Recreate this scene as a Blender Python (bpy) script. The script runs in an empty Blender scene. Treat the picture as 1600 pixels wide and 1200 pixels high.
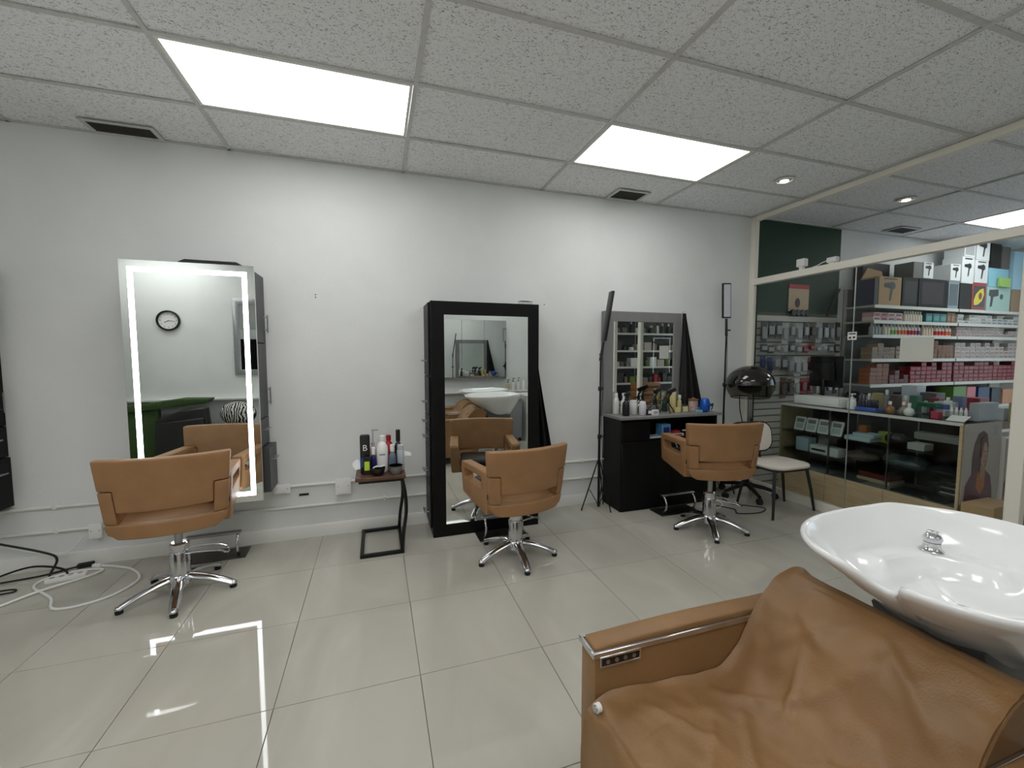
import bpy, bmesh, math, random
from mathutils import Vector, Matrix
from mathutils import noise as mnoise
random.seed(7)
PI = math.pi
scene = bpy.context.scene
COL = scene.collection

# ------------------------------------------------------------------ camera
CAM = bpy.data.cameras.new('camera')
cam = bpy.data.objects.new('camera', CAM)
COL.objects.link(cam)
CAM.sensor_fit = 'HORIZONTAL'
CAM.sensor_width = 36.0
CAM.lens = 655.52 / 1600 * 36.0
CAM.clip_start = 0.02
CAM.clip_end = 60
yaw, pitch, roll = 0.3147, -0.0685, -0.0011
fw = Vector((math.sin(yaw) * math.cos(pitch), math.cos(yaw) * math.cos(pitch), math.sin(pitch)))
r0 = Vector((math.cos(yaw), -math.sin(yaw), 0))
u0 = r0.cross(fw)
rt = math.cos(roll) * r0 + math.sin(roll) * u0
up = -math.sin(roll) * r0 + math.cos(roll) * u0
mw = Matrix.Identity(4)
for i in range(3):
    mw[i][0], mw[i][1], mw[i][2] = rt[i], up[i], -fw[i]
mw[2][3] = 1.4626
cam.matrix_world = mw
scene.camera = cam

# ------------------------------------------------------------------ world, exposure
W = bpy.data.worlds.new('world')
scene.world = W
W.use_nodes = True
W.node_tree.nodes['Background'].inputs[0].default_value = (0.72, 0.86, 1.0, 1)
W.node_tree.nodes['Background'].inputs[1].default_value = 1.1
vs = scene.view_settings
vs.view_transform = 'Standard'
vs.look = 'None'
vs.gamma = 1.0
vs.use_curve_mapping = False
vs.exposure = 0.52
scene.cycles.diffuse_bounces = 8
scene.cycles.max_bounces = 16
PANEL_POWER = 4.6        # emission of the ceiling light panels
LED_POWER = 6.5
SPOT_POWER = 9.0

# ------------------------------------------------------------------ materials
def lin(c):
    c = c / 255.0
    return c / 12.92 if c <= 0.04045 else ((c + 0.055) / 1.055) ** 2.4
def L(rgb):
    return (lin(rgb[0]), lin(rgb[1]), lin(rgb[2]), 1)
_mats = {}
def mat(name, rgb=(128, 128, 128), rough=0.5, metal=0.0, var=0.0, scale=6.0, bump=0.0, bscale=60.0,
        coat=0.0, emit=0.0, spec=0.5, trans=0.0, alpha=1.0, stretch=None):
    if name in _mats:
        return _mats[name]
    m = bpy.data.materials.new(name)
    m.use_nodes = True
    nt = m.node_tree
    b = nt.nodes['Principled BSDF']
    b.inputs['Base Color'].default_value = L(rgb)
    b.inputs['Roughness'].default_value = rough
    b.inputs['Metallic'].default_value = metal
    b.inputs['Coat Weight'].default_value = coat
    b.inputs['Coat Roughness'].default_value = 0.06
    b.inputs['Specular IOR Level'].default_value = spec
    b.inputs['Transmission Weight'].default_value = trans
    b.inputs['Alpha'].default_value = alpha
    if emit:
        b.inputs['Emission Color'].default_value = L(rgb)
        b.inputs['Emission Strength'].default_value = emit
    if var or bump:
        tc = nt.nodes.new('ShaderNodeTexCoord')
        src = tc.outputs['Object']
        if stretch:
            mp = nt.nodes.new('ShaderNodeMapping')
            mp.inputs['Scale'].default_value = stretch
            nt.links.new(src, mp.inputs[0])
            src = mp.outputs[0]
        if var:
            n = nt.nodes.new('ShaderNodeTexNoise')
            n.inputs['Scale'].default_value = scale
            n.inputs['Detail'].default_value = 5
            nt.links.new(src, n.inputs['Vector'])
            rp = nt.nodes.new('ShaderNodeValToRGB')
            c = L(rgb)
            rp.color_ramp.elements[0].position = 0.3
            rp.color_ramp.elements[1].position = 0.7
            rp.color_ramp.elements[0].color = (c[0] * (1 - var), c[1] * (1 - var), c[2] * (1 - var), 1)
            rp.color_ramp.elements[1].color = (min(1, c[0] * (1 + var)), min(1, c[1] * (1 + var)), min(1, c[2] * (1 + var)), 1)
            nt.links.new(n.outputs[0], rp.inputs[0])
            nt.links.new(rp.outputs[0], b.inputs['Base Color'])
        if bump:
            n2 = nt.nodes.new('ShaderNodeTexNoise')
            n2.inputs['Scale'].default_value = bscale
            n2.inputs['Detail'].default_value = 4
            nt.links.new(src, n2.inputs['Vector'])
            bp = nt.nodes.new('ShaderNodeBump')
            bp.inputs['Strength'].default_value = bump
            bp.inputs['Distance'].default_value = 0.01
            nt.links.new(n2.outputs[0], bp.inputs['Height'])
            nt.links.new(bp.outputs[0], b.inputs['Normal'])
    _mats[name] = m
    return m

def glass_mat(name, tint=(0.93, 0.97, 0.95), refl=1.0, rough=0.0):
    if name in _mats:
        return _mats[name]
    m = bpy.data.materials.new(name)
    m.use_nodes = True
    nt = m.node_tree
    nt.nodes.remove(nt.nodes['Principled BSDF'])
    out = nt.nodes['Material Output']
    tr = nt.nodes.new('ShaderNodeBsdfTransparent')
    tr.inputs[0].default_value = (*tint, 1)
    gl = nt.nodes.new('ShaderNodeBsdfGlossy')
    gl.inputs['Roughness'].default_value = rough
    gl.inputs[0].default_value = (refl, refl, refl, 1)
    lw = nt.nodes.new('ShaderNodeLayerWeight')
    lw.inputs[0].default_value = 0.5
    pw = nt.nodes.new('ShaderNodeMath')
    pw.operation = 'POWER'
    pw.inputs[1].default_value = 5.0
    ma = nt.nodes.new('ShaderNodeMath')
    ma.operation = 'MULTIPLY_ADD'
    ma.inputs[1].default_value = 0.4
    ma.inputs[2].default_value = 0.012
    nt.links.new(lw.outputs['Facing'], pw.inputs[0])
    nt.links.new(pw.outputs[0], ma.inputs[0])
    mx = nt.nodes.new('ShaderNodeMixShader')
    nt.links.new(ma.outputs[0], mx.inputs[0])
    nt.links.new(tr.outputs[0], mx.inputs[1])
    nt.links.new(gl.outputs[0], mx.inputs[2])
    nt.links.new(mx.outputs[0], out.inputs[0])
    _mats[name] = m
    return m

def paint(rgb, rough=0.45, name=None):
    return mat(name or ('paint_%d_%d_%d' % tuple(rgb)), rgb, rough)

# ------------------------------------------------------------------ mesh builder
class MB:
    def __init__(self):
        self.v = []
        self.f = []
    def add(self, vs_, fs_):
        o = len(self.v)
        self.v += [tuple(p) for p in vs_]
        self.f += [tuple(i + o for i in f) for f in fs_]
        return self
    def box(self, x0, x1, y0, y1, z0, z1):
        return self.add([(x0, y0, z0), (x1, y0, z0), (x1, y1, z0), (x0, y1, z0), (x0, y0, z1), (x1, y0, z1), (x1, y1, z1), (x0, y1, z1)],
                        [(0, 3, 2, 1), (4, 5, 6, 7), (0, 1, 5, 4), (1, 2, 6, 5), (2, 3, 7, 6), (3, 0, 4, 7)])
    def cbox(self, c, s):
        return self.box(c[0] - s[0] / 2, c[0] + s[0] / 2, c[1] - s[1] / 2, c[1] + s[1] / 2, c[2] - s[2] / 2, c[2] + s[2] / 2)
    def tube(self, pts, r, n=8, closed=False, caps=True):
        pts = [Vector(p) for p in pts]
        N = len(pts)
        rs = r if isinstance(r, (list, tuple)) else [r] * N
        tang = []
        for i in range(N):
            a = pts[(i - 1) % N] if (closed or i > 0) else pts[i]
            b = pts[(i + 1) % N] if (closed or i < N - 1) else pts[i]
            tang.append((b - a).normalized())
        t0 = tang[0]
        ref = Vector((0, 0, 1)) if abs(t0.z) < 0.9 else Vector((1, 0, 0))
        nrm = t0.cross(ref).normalized()
        vs_, fs_ = [], []
        for i in range(N):
            t = tang[i]
            nrm = (nrm - t * nrm.dot(t)).normalized()
            bn = t.cross(nrm)
            for k in range(n):
                a = 2 * PI * k / n
                vs_.append(pts[i] + (nrm * math.cos(a) + bn * math.sin(a)) * rs[i])
        for i in range(N - 1 + (1 if closed else 0)):
            for k in range(n):
                a = i * n + k
                b = i * n + (k + 1) % n
                c = ((i + 1) % N) * n + (k + 1) % n
                d = ((i + 1) % N) * n + k
                fs_.append((a, b, c, d))
        if caps and not closed:
            fs_.append(tuple(reversed(range(n))))
            fs_.append(tuple((N - 1) * n + k for k in range(n)))
        return self.add(vs_, fs_)
    def cyl(self, p0, p1, r0, r1=None, n=16):
        return self.tube([p0, p1], [r0, r0 if r1 is None else r1], n)
    def lathe(self, prof, c=(0, 0, 0), n=24, sx=1.0, sy=1.0):
        vs_, fs_ = [], []
        m = len(prof)
        for r, z in prof:
            for k in range(n):
                a = 2 * PI * k / n
                vs_.append((c[0] + r * math.cos(a) * sx, c[1] + r * math.sin(a) * sy, c[2] + z))
        for i in range(m - 1):
            for k in range(n):
                fs_.append((i * n + k, i * n + (k + 1) % n, (i + 1) * n + (k + 1) % n, (i + 1) * n + k))
        fs_.append(tuple(reversed(range(n))))
        fs_.append(tuple((m - 1) * n + k for k in range(n)))
        return self.add(vs_, fs_)
    def prism(self, poly, axis, t0, t1):
        n = len(poly)
        def P(a, b, t):
            return (t, a, b) if axis == 'x' else (a, t, b) if axis == 'y' else (a, b, t)
        vs_ = [P(a, b, t0) for a, b in poly] + [P(a, b, t1) for a, b in poly]
        fs_ = [tuple(range(n)), tuple(reversed(range(n, 2 * n)))]
        for k in range(n):
            fs_.append((k, n + k, n + (k + 1) % n, (k + 1) % n))
        return self.add(vs_, fs_)
    def ring(self, outer, inner, axis, t0, t1):
        """plate with a hole; outer and inner loops have equal counts"""
        n = len(outer)
        def P(a, b, t):
            return (t, a, b) if axis == 'x' else (a, t, b) if axis == 'y' else (a, b, t)
        vs_ = [P(*p, t0) for p in outer] + [P(*p, t0) for p in inner] + [P(*p, t1) for p in outer] + [P(*p, t1) for p in inner]
        fs_ = []
        for k in range(n):
            j = (k + 1) % n
            fs_ += [(k, j, n + j, n + k), (2 * n + k, 3 * n + k, 3 * n + j, 2 * n + j),
                    (k, 2 * n + k, 2 * n + j, j), (n + k, n + j, 3 * n + j, 3 * n + k)]
        return self.add(vs_, fs_)
    def frame(self, x0, x1, z0, z1, w, y0, y1):
        o = [(x0, z0), (x1, z0), (x1, z1), (x0, z1)]
        i = [(x0 + w, z0 + w), (x1 - w, z0 + w), (x1 - w, z1 - w), (x0 + w, z1 - w)]
        return self.ring(o, i, 'y', y0, y1)
    def ball(self, c, rx, ry=None, rz=None, n=16, m=10, z0=-1.0, z1=1.0):
        ry = ry or rx
        rz = rz or rx
        a0, a1 = math.asin(z0), math.asin(z1)
        prof = []
        for i in range(m + 1):
            a = a0 + (a1 - a0) * i / m
            prof.append((max(1e-4, math.cos(a)), math.sin(a)))
        o = len(self.v)
        self.lathe(prof, (0, 0, 0), n)
        for k in range(o, len(self.v)):
            p = self.v[k]
            self.v[k] = (c[0] + p[0] * rx, c[1] + p[1] * ry, c[2] + p[2] * rz)
        return self
    def grid(self, fn, nu, nv, wrap=False):
        vs_ = [fn(i / nu, j / nv) for i in range(nu + (0 if wrap else 1)) for j in range(nv + 1)]
        fs_ = []
        cols = nu if wrap else nu + 1
        for i in range(nu):
            for j in range(nv):
                a = i * (nv + 1) + j
                b = ((i + 1) % cols) * (nv + 1) + j
                fs_.append((a, b, b + 1, a + 1))
        return self.add(vs_, fs_)
    def map(self, fn, start=0):
        for k in range(start, len(self.v)):
            self.v[k] = tuple(fn(*self.v[k]))
        return self
    def rot(self, ang, axis='Z', c=(0, 0, 0), start=0):
        R = Matrix.Rotation(ang, 3, axis)
        c = Vector(c)
        for k in range(start, len(self.v)):
            self.v[k] = tuple(R @ (Vector(self.v[k]) - c) + c)
        return self
    def mesh(self, name, m, bev=0.0, seg=2, smooth=38, sub=0):
        me = bpy.data.meshes.new(name)
        me.from_pydata([tuple(p) for p in self.v], [], self.f)
        bm = bmesh.new()
        bm.from_mesh(me)
        bmesh.ops.recalc_face_normals(bm, faces=bm.faces)
        if bev > 0:
            ed = [e for e in bm.edges if len(e.link_faces) == 2 and e.calc_face_angle(0) > 0.5]
            bmesh.ops.bevel(bm, geom=ed, offset=bev, segments=seg, profile=0.5, affect='EDGES', clamp_overlap=True)
        bm.to_mesh(me)
        bm.free()
        if smooth:
            me.polygons.foreach_set('use_smooth', [True] * len(me.polygons))
            me.set_sharp_from_angle(angle=math.radians(smooth))
        if m:
            me.materials.append(m)
        return me
    def build(self, name, m, parent=None, bev=0.0, seg=2, smooth=38, loc=None, rotz=None):
        o = bpy.data.objects.new(name, self.mesh(name, m, bev, seg, smooth))
        COL.objects.link(o)
        if parent:
            o.parent = parent
        if loc:
            o.location = loc
        if rotz is not None:
            o.rotation_euler = (0, 0, rotz)
        return o

def tag(o, label, cat, group=None, kind=None):
    if label: o['label'] = label
    if cat: o['category'] = cat
    if group: o['group'] = group
    if kind: o['kind'] = kind
    return o
def thing(name, label, cat, loc=(0, 0, 0), rotz=0.0, group=None):
    o = bpy.data.objects.new(name, None)
    COL.objects.link(o)
    o.empty_display_size = 0.05
    o.location = loc
    o.rotation_euler = (0, 0, rotz)
    return tag(o, label, cat, group)
def struct(name, label=None):
    o = bpy.data.objects.new(name, None)
    COL.objects.link(o)
    o['kind'] = 'structure'
    if label: o['label'] = label
    return o
def copy_tree(o, parent=None):
    c = o.copy()
    COL.objects.link(c)
    c.parent = parent
    for ch in list(o.children):
        copy_tree(ch, c)
    return c
def inst(name, me, parent=None, loc=(0, 0, 0), rotz=0.0):
    o = bpy.data.objects.new(name, me)
    COL.objects.link(o)
    if parent: o.parent = parent
    o.location = loc
    o.rotation_euler = (0, 0, rotz)
    return o
def text_part(name, txt, size, m, parent, loc, rot, depth=0.0005, sx=1.0):
    cu = bpy.data.curves.new('lettering', 'FONT')
    cu.body = txt
    cu.size = size
    cu.align_x = 'CENTER'
    cu.align_y = 'CENTER'
    cu.extrude = depth
    cu.resolution_u = 3
    t = bpy.data.objects.new('lettering', cu)
    COL.objects.link(t)
    bpy.context.view_layer.update()
    me = bpy.data.meshes.new_from_object(t)
    bpy.data.objects.remove(t)
    me.materials.clear()
    me.materials.append(m)
    o = bpy.data.objects.new(name, me)
    COL.objects.link(o)
    o.parent = parent
    o.location = loc
    o.rotation_euler = rot
    o.scale = (sx, 1, 1)
    return o
def rrect(x0, x1, z0, z1, r, n=4):
    pts = []
    for cx, cz, a0 in ((x1 - r, z0 + r, -90), (x1 - r, z1 - r, 0), (x0 + r, z1 - r, 90), (x0 + r, z0 + r, 180)):
        for k in range(n + 1):
            a = math.radians(a0 + 90 * k / n)
            pts.append((cx + r * math.cos(a), cz + r * math.sin(a)))
    return pts
def circ(cx, cz, r, n=24, rz=None):
    return [(cx + r * math.cos(2 * PI * k / n), cz + (rz or r) * math.sin(2 * PI * k / n)) for k in range(n)]
def smooth_path(pts, n=6):
    """Catmull-Rom through points"""
    P = [Vector(p) for p in pts]
    out = []
    for i in range(len(P) - 1):
        p0 = P[max(0, i - 1)]; p1 = P[i]; p2 = P[i + 1]; p3 = P[min(len(P) - 1, i + 2)]
        for k in range(n):
            t = k / n
            out.append(0.5 * ((2 * p1) + (p2 - p0) * t + (2 * p0 - 5 * p1 + 4 * p2 - p3) * t * t + (3 * p1 - p0 - 3 * p2 + p3) * t ** 3))
    out.append(P[-1])
    return out
def thing_part(name, parent):
    o = bpy.data.objects.new(name, None)
    COL.objects.link(o)
    o.parent = parent
    o.empty_display_size = 0.05
    return o

def masked_slab(xs, zs, keep, y0, y1):
    """a slab in the xz plane made of the grid cells that keep() accepts"""
    mb = MB()
    nx, nz = len(xs), len(zs)
    idx = {}
    vs_, fs_ = [], []
    def V(i, k, s):
        key = (i, k, s)
        if key not in idx:
            idx[key] = len(vs_)
            vs_.append((xs[i], y1 if s else y0, zs[k]))
        return idx[key]
    on = {(i, k) for i in range(nx - 1) for k in range(nz - 1) if keep((xs[i] + xs[i + 1]) / 2, (zs[k] + zs[k + 1]) / 2)}
    for (i, k) in on:
        fs_.append((V(i, k, 0), V(i + 1, k, 0), V(i + 1, k + 1, 0), V(i, k + 1, 0)))
        fs_.append((V(i, k, 1), V(i, k + 1, 1), V(i + 1, k + 1, 1), V(i + 1, k, 1)))
        for (di, dk, a, b) in ((-1, 0, (i, k), (i, k + 1)), (1, 0, (i + 1, k), (i + 1, k + 1)), (0, -1, (i, k), (i + 1, k)), (0, 1, (i, k + 1), (i + 1, k + 1))):
            if (i + di, k + dk) not in on:
                fs_.append((V(*a, 0), V(*b, 0), V(*b, 1), V(*a, 1)))
    return mb.add(vs_, fs_)

# ------------------------------------------------------------------ shared materials
def pos_mat(name, rgb, rough, build_fn, spec=0.5):
    m = bpy.data.materials.new(name)
    m.use_nodes = True
    nt = m.node_tree
    b = nt.nodes['Principled BSDF']
    b.inputs['Roughness'].default_value = rough
    b.inputs['Specular IOR Level'].default_value = spec
    b.inputs['Base Color'].default_value = L(rgb)
    g = nt.nodes.new('ShaderNodeNewGeometry')
    build_fn(nt, b, g.outputs['Position'])
    _mats[name] = m
    return m
def ramp(nt, src, stops):
    rp = nt.nodes.new('ShaderNodeValToRGB')
    els = rp.color_ramp.elements
    while len(els) < len(stops):
        els.new(0.5)
    for e, (p, c) in zip(els, stops):
        e.position = p
        e.color = c
    nt.links.new(src, rp.inputs[0])
    return rp.outputs[0]
def noise(nt, vec, scale, detail=4, dist=0.0, stretch=None):
    if stretch:
        mp = nt.nodes.new('ShaderNodeMapping')
        mp.inputs['Scale'].default_value = stretch
        nt.links.new(vec, mp.inputs[0])
        vec = mp.outputs[0]
    n = nt.nodes.new('ShaderNodeTexNoise')
    n.inputs['Scale'].default_value = scale
    n.inputs['Detail'].default_value = detail
    n.inputs['Distortion'].default_value = dist
    nt.links.new(vec, n.inputs['Vector'])
    return n.outputs[0]
def bump(nt, b, h, strength, dist=0.01):
    bp = nt.nodes.new('ShaderNodeBump')
    bp.inputs['Strength'].default_value = strength
    bp.inputs['Distance'].default_value = dist
    nt.links.new(h, bp.inputs['Height'])
    nt.links.new(bp.outputs[0], b.inputs['Normal'])

def _floor(nt, b, p):
    a = noise(nt, p, 2.2, 6, 1.2, (1.0, 0.45, 1.0))
    c0, c1, c2 = L((176, 173, 162)), L((184, 181, 170)), L((194, 191, 182))
    col = ramp(nt, a, [(0.3, c0), (0.55, c1), (0.75, c2)])
    nt.links.new(col, b.inputs['Base Color'])
    r = noise(nt, p, 9, 3)
    rr = ramp(nt, r, [(0.3, (0.015, 0.015, 0.015, 1)), (0.8, (0.05, 0.05, 0.05, 1))])
    nt.links.new(rr, b.inputs['Roughness'])
M_floor = pos_mat('polished_porcelain', (192, 189, 178), 0.08, _floor, 0.5)
M_grout = mat('grout', (110, 106, 98), 0.85)
def _ceil(nt, b, p):
    a = noise(nt, p, 62, 3, 1.6, (1.0, 1.7, 1.0))
    base, dark = L((243, 244, 246)), L((158, 158, 160))
    col = ramp(nt, a, [(0.355, dark), (0.43, base), (1.0, base)])
    nt.links.new(col, b.inputs['Base Color'])
    bump(nt, b, a, 0.35, 0.006)
M_ctile = pos_mat('fissured_ceiling_tile', (205, 205, 200), 0.9, _ceil, 0.2)
M_grid = mat('ceiling_grid_white', (200, 200, 197), 0.5, var=0.06, scale=20)
def _wall(nt, b, p):
    a = noise(nt, p, 1.6, 4, 0.4)
    col = ramp(nt, a, [(0.3, L((220, 222, 221))), (0.7, L((229, 231, 230)))])
    nt.links.new(col, b.inputs['Base Color'])
    h = noise(nt, p, 85, 3)
    bump(nt, b, h, 0.12, 0.006)
M_wall = pos_mat('painted_wall', (226, 227, 223), 0.62, _wall, 0.35)
M_white = mat('white_paint', (226, 226, 221), 0.4)
M_cream = mat('cream_painted_frame', (240, 236, 224), 0.42)
M_black = mat('black_laminate', (10, 10, 11), 0.45, var=0.15, scale=30, spec=0.22)
M_blackm = mat('black_metal', (20, 20, 21), 0.4, 0.3)
M_rubber = mat('black_rubber', (22, 22, 22), 0.7)
M_chrome = mat('chrome', (205, 205, 208), 0.14, 1.0)
M_steel = mat('brushed_steel', (168, 168, 170), 0.28, 1.0)
M_mirror = mat('mirror_glass', (232, 236, 234), 0.0, 1.0)
M_tan = mat('tan_leather', (153, 114, 77), 0.48, var=0.10, scale=9, bump=0.10, bscale=230, spec=0.4)
M_tan2 = mat('worn_tan_leather', (137, 103, 66), 0.42, var=0.16, scale=4.5, bump=0.16, bscale=190, spec=0.45)
M_blackleather = mat('black_leather', (24, 23, 22), 0.42, bump=0.1, bscale=150)
M_cloth = mat('black_cape_nylon', (11, 11, 12), 0.55, bump=0.2, bscale=25)
M_glass = glass_mat('clear_glass', (0.96, 0.98, 0.97))
M_caseglass = glass_mat('case_glass', (0.95, 0.975, 0.965))
M_acrylic = glass_mat('clear_acrylic', (0.88, 0.9, 0.9))
M_ceramic = mat('white_ceramic', (240, 241, 241), 0.12, coat=0.6)
M_greywood = mat('grey_laminate', (128, 127, 127), 0.42, var=0.06, scale=12, stretch=(1, 1, 0.2))
M_charcoal = mat('charcoal_laminate', (62, 62, 64), 0.42, var=0.1, scale=14, stretch=(1, 1, 0.15))
M_wood = mat('pale_wood', (190, 166, 134), 0.5, var=0.14, scale=5, stretch=(1, 1, 7))
M_walnut = mat('walnut_board', (92, 62, 46), 0.42, var=0.3, scale=7, stretch=(1, 6, 1))
M_card = mat('cardboard', (176, 146, 108), 0.8, var=0.06)
M_plasticw = mat('white_plastic', (232, 232, 230), 0.35)
M_plasticb = mat('black_plastic', (18, 18, 19), 0.35)

def emit_mat(name, rgb, power):
    m = bpy.data.materials.new(name)
    m.use_nodes = True
    nt = m.node_tree
    nt.nodes.remove(nt.nodes['Principled BSDF'])
    e = nt.nodes.new('ShaderNodeEmission')
    e.inputs[0].default_value = (*rgb, 1)
    e.inputs[1].default_value = power
    nt.links.new(e.outputs[0], nt.nodes['Material Output'].inputs[0])
    return m
M_panel = emit_mat('lit_panel', (1.0, 1.0, 0.985), PANEL_POWER)
M_led = emit_mat('lit_led_strip', (0.96, 0.98, 1.0), LED_POWER)
M_bulb = emit_mat('lit_bulb', (1.0, 0.9, 0.74), SPOT_POWER)

# ------------------------------------------------------------------ room shell
XL, XP, XR = -4.6, 3.95, 8.75          # left wall, partition, end wall of the shop
YF, YB, ZC = -0.75, 3.643, 2.957       # wall behind the camera, long wall, ceiling

floor = MB().box(XL - 0.1, XR + 0.1, YF - 0.1, YB + 0.1, -0.12, -0.005).build('floor', M_grout)
tag(floor, 'polished pale grey porcelain tile floor of the salon and shop', None, None, 'structure')
tx = [0.165 + 0.5985 * k for k in range(-9, 16)]
ty = [1.87 + 0.6 * k for k in range(-5, 4)]
tile_me = MB().box(-0.2978, 0.2978, -0.2985, 0.2985, -0.012, 0.0).mesh('tile', M_floor, 0.0008, 1)
for a in range(len(tx) - 1):
    for b in range(len(ty) - 1):
        x0, x1, y0, y1 = tx[a] + 0.0015, tx[a + 1] - 0.0015, ty[b] + 0.0015, ty[b + 1] - 0.0015
        if x1 < XL or x0 > XR or y1 < YF or y0 > YB:
            continue
        if x0 > XL and x1 < XR and y0 > YF and y1 < YB:
            inst('tile', tile_me, floor, ((x0 + x1) / 2, (y0 + y1) / 2, 0))
        else:
            MB().box(max(x0, XL), min(x1, XR), max(y0, YF), min(y1, YB), -0.012, 0).build('tile', M_floor, floor)

wall_back = MB().box(XL - 0.1, XR + 0.1, YB, YB + 0.12, 0, ZC + 0.1).build('wall_back', M_wall)
tag(wall_back, 'long white painted wall behind the styling stations', None, None, 'structure')
wall_front = MB().box(XL - 0.1, XR + 0.1, YF - 0.12, YF, 0, ZC + 0.1).build('wall_front', M_wall)
tag(wall_front, 'white painted wall opposite the styling stations, seen in the mirrors', None, None, 'structure')
wall_left = MB().box(XL - 0.12, XL, YF - 0.1, YB + 0.1, 0, ZC + 0.1).build('wall_left', M_wall)
tag(wall_left, 'white end wall of the salon', None, None, 'structure')
wall_right = MB().ring([(YF - .1, 0), (YB + .1, 0), (YB + .1, ZC + .1), (YF - .1, ZC + .1)], [(0.4, 0.25), (2.9, 0.25), (2.9, 2.65), (0.4, 2.65)], 'x', XR, XR + 0.12).build('wall_right', M_wall)
win = struct('window_1', 'shopfront window in the end wall of the shop')
MB().ring([(0.4, 0.25), (2.9, 0.25), (2.9, 2.65), (0.4, 2.65)], [(0.45, 0.30), (2.85, 0.30), (2.85, 2.60), (0.45, 2.60)], 'x', XR + .03, XR + .09).build('window_frame', M_white, win, .003, 1)
for ya, yb_ in ((.45, 1.63), (1.67, 2.85)):
    MB().box(XR + .055, XR + .061, ya, yb_, .30, 2.60).build('window_pane', M_glass, win)
MB().box(XR + .03, XR + .09, 1.63, 1.67, .30, 2.60).build('mullion', M_white, win, .003, 1)
tag(wall_right, 'white end wall of the shop beyond the glass', None, None, 'structure')
M_green = mat('dark_green_paint', (13, 52, 28), 0.6, var=0.05)
gp = MB().box(3.99, 5.30, YB - 0.012, YB - 0.0005, 1.94, ZC - 0.012).build('green_wall_panel', M_green, wall_back)
gp['label'] = 'dark green painted upper part of the shop wall'
bb = MB().prism([(YB - 0.0005, 0.0), (YB - 0.016, 0.0), (YB - 0.016, 0.088), (YB - 0.008, 0.1), (YB - 0.0005, 0.1)], 'x', XL, 3.93).build('baseboard_back', M_white)
tag(bb, 'white baseboard along the long wall', None, None, 'structure')
bb = MB().prism([(YF + 0.0005, 0.0), (YF + 0.016, 0.0), (YF + 0.016, 0.1), (YF + 0.0005, 0.1)], 'x', XL, 3.93).build('baseboard_front', M_white)
tag(bb, 'white baseboard along the opposite wall', None, None, 'structure')
for i, (hx, hz) in enumerate(((-0.434, 1.938), (-0.434, 1.918), (1.50, 1.93))):
    o = MB().cyl((hx, YB - 0.002, hz), (hx, YB + 0.001, hz), 0.005, n=8).build('screw_hole', M_rubber, wall_back)

# ceiling: slab, separate tiles, grid bars
ceiling = MB().box(XL - 0.1, XR + 0.1, YF - 0.1, YB + 0.1, ZC + 0.06, ZC + 0.16).build('ceiling', M_ctile)
tag(ceiling, 'suspended ceiling of white fissured tiles in a grid', None, None, 'structure')
gx = [-2.192 + 1.22 * k for k in range(-2, 10)]
gy = [YB, YB - 0.569] + [YB - 0.569 - 0.61 * k for k in range(1, 8)]
LIGHTS = {(1, 1), (3, 1), (7, 1), (-1, 4), (1, 4), (-1, 6), (1, 6), (3, 5), (7, 4)}     # (column, row); panels off the long-wall row are unseen, added as fill light
tile_c = MB().box(-0.607, 0.607, -0.302, 0.302, 0, 0.018).mesh('tile', M_ctile, 0.004, 1)
for a in range(len(gx) - 1):
    for b in range(len(gy) - 1):
        x0, x1, y1, y0 = gx[a], gx[a + 1], gy[b], gy[b + 1]
        if x1 <= XL or x0 >= XR:
            continue
        if (a - 2, b) in LIGHTS:
            continue
        if b > 0 and x0 > XL and x1 < XR and y0 > YF:
            inst('tile', tile_c, ceiling, ((x0 + x1) / 2, (y0 + y1) / 2, ZC + 0.004 + random.uniform(0, 0.003)))
        else:
            MB().box(max(x0, XL) + 0.003, min(x1, XR) - 0.003, max(y0, YF) + 0.003, y1 - 0.003, ZC + 0.004, ZC + 0.02).build('tile', M_ctile, ceiling)
for x in gx:
    if XL < x < XR:
        MB().box(x - 0.012, x + 0.012, YF, YB, ZC - 0.006, ZC + 0.003).build('grid_bar', M_grid, ceiling, 0.001, 1)
for y in gy[1:]:
    if YF < y:
        for a in range(len(gx) - 1):
            x0, x1 = max(gx[a], XL), min(gx[a + 1], XR)
            if x1 > x0:
                MB().box(x0 + 0.0125, x1 - 0.0125, y - 0.012, y + 0.012, ZC - 0.005, ZC + 0.003).build('grid_bar', M_grid, ceiling, 0.001, 1)
MB().box(XL, XR, YB - 0.022, YB, ZC - 0.006, ZC + 0.003).build('wall_angle', M_grid, ceiling, 0.001, 1)

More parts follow.
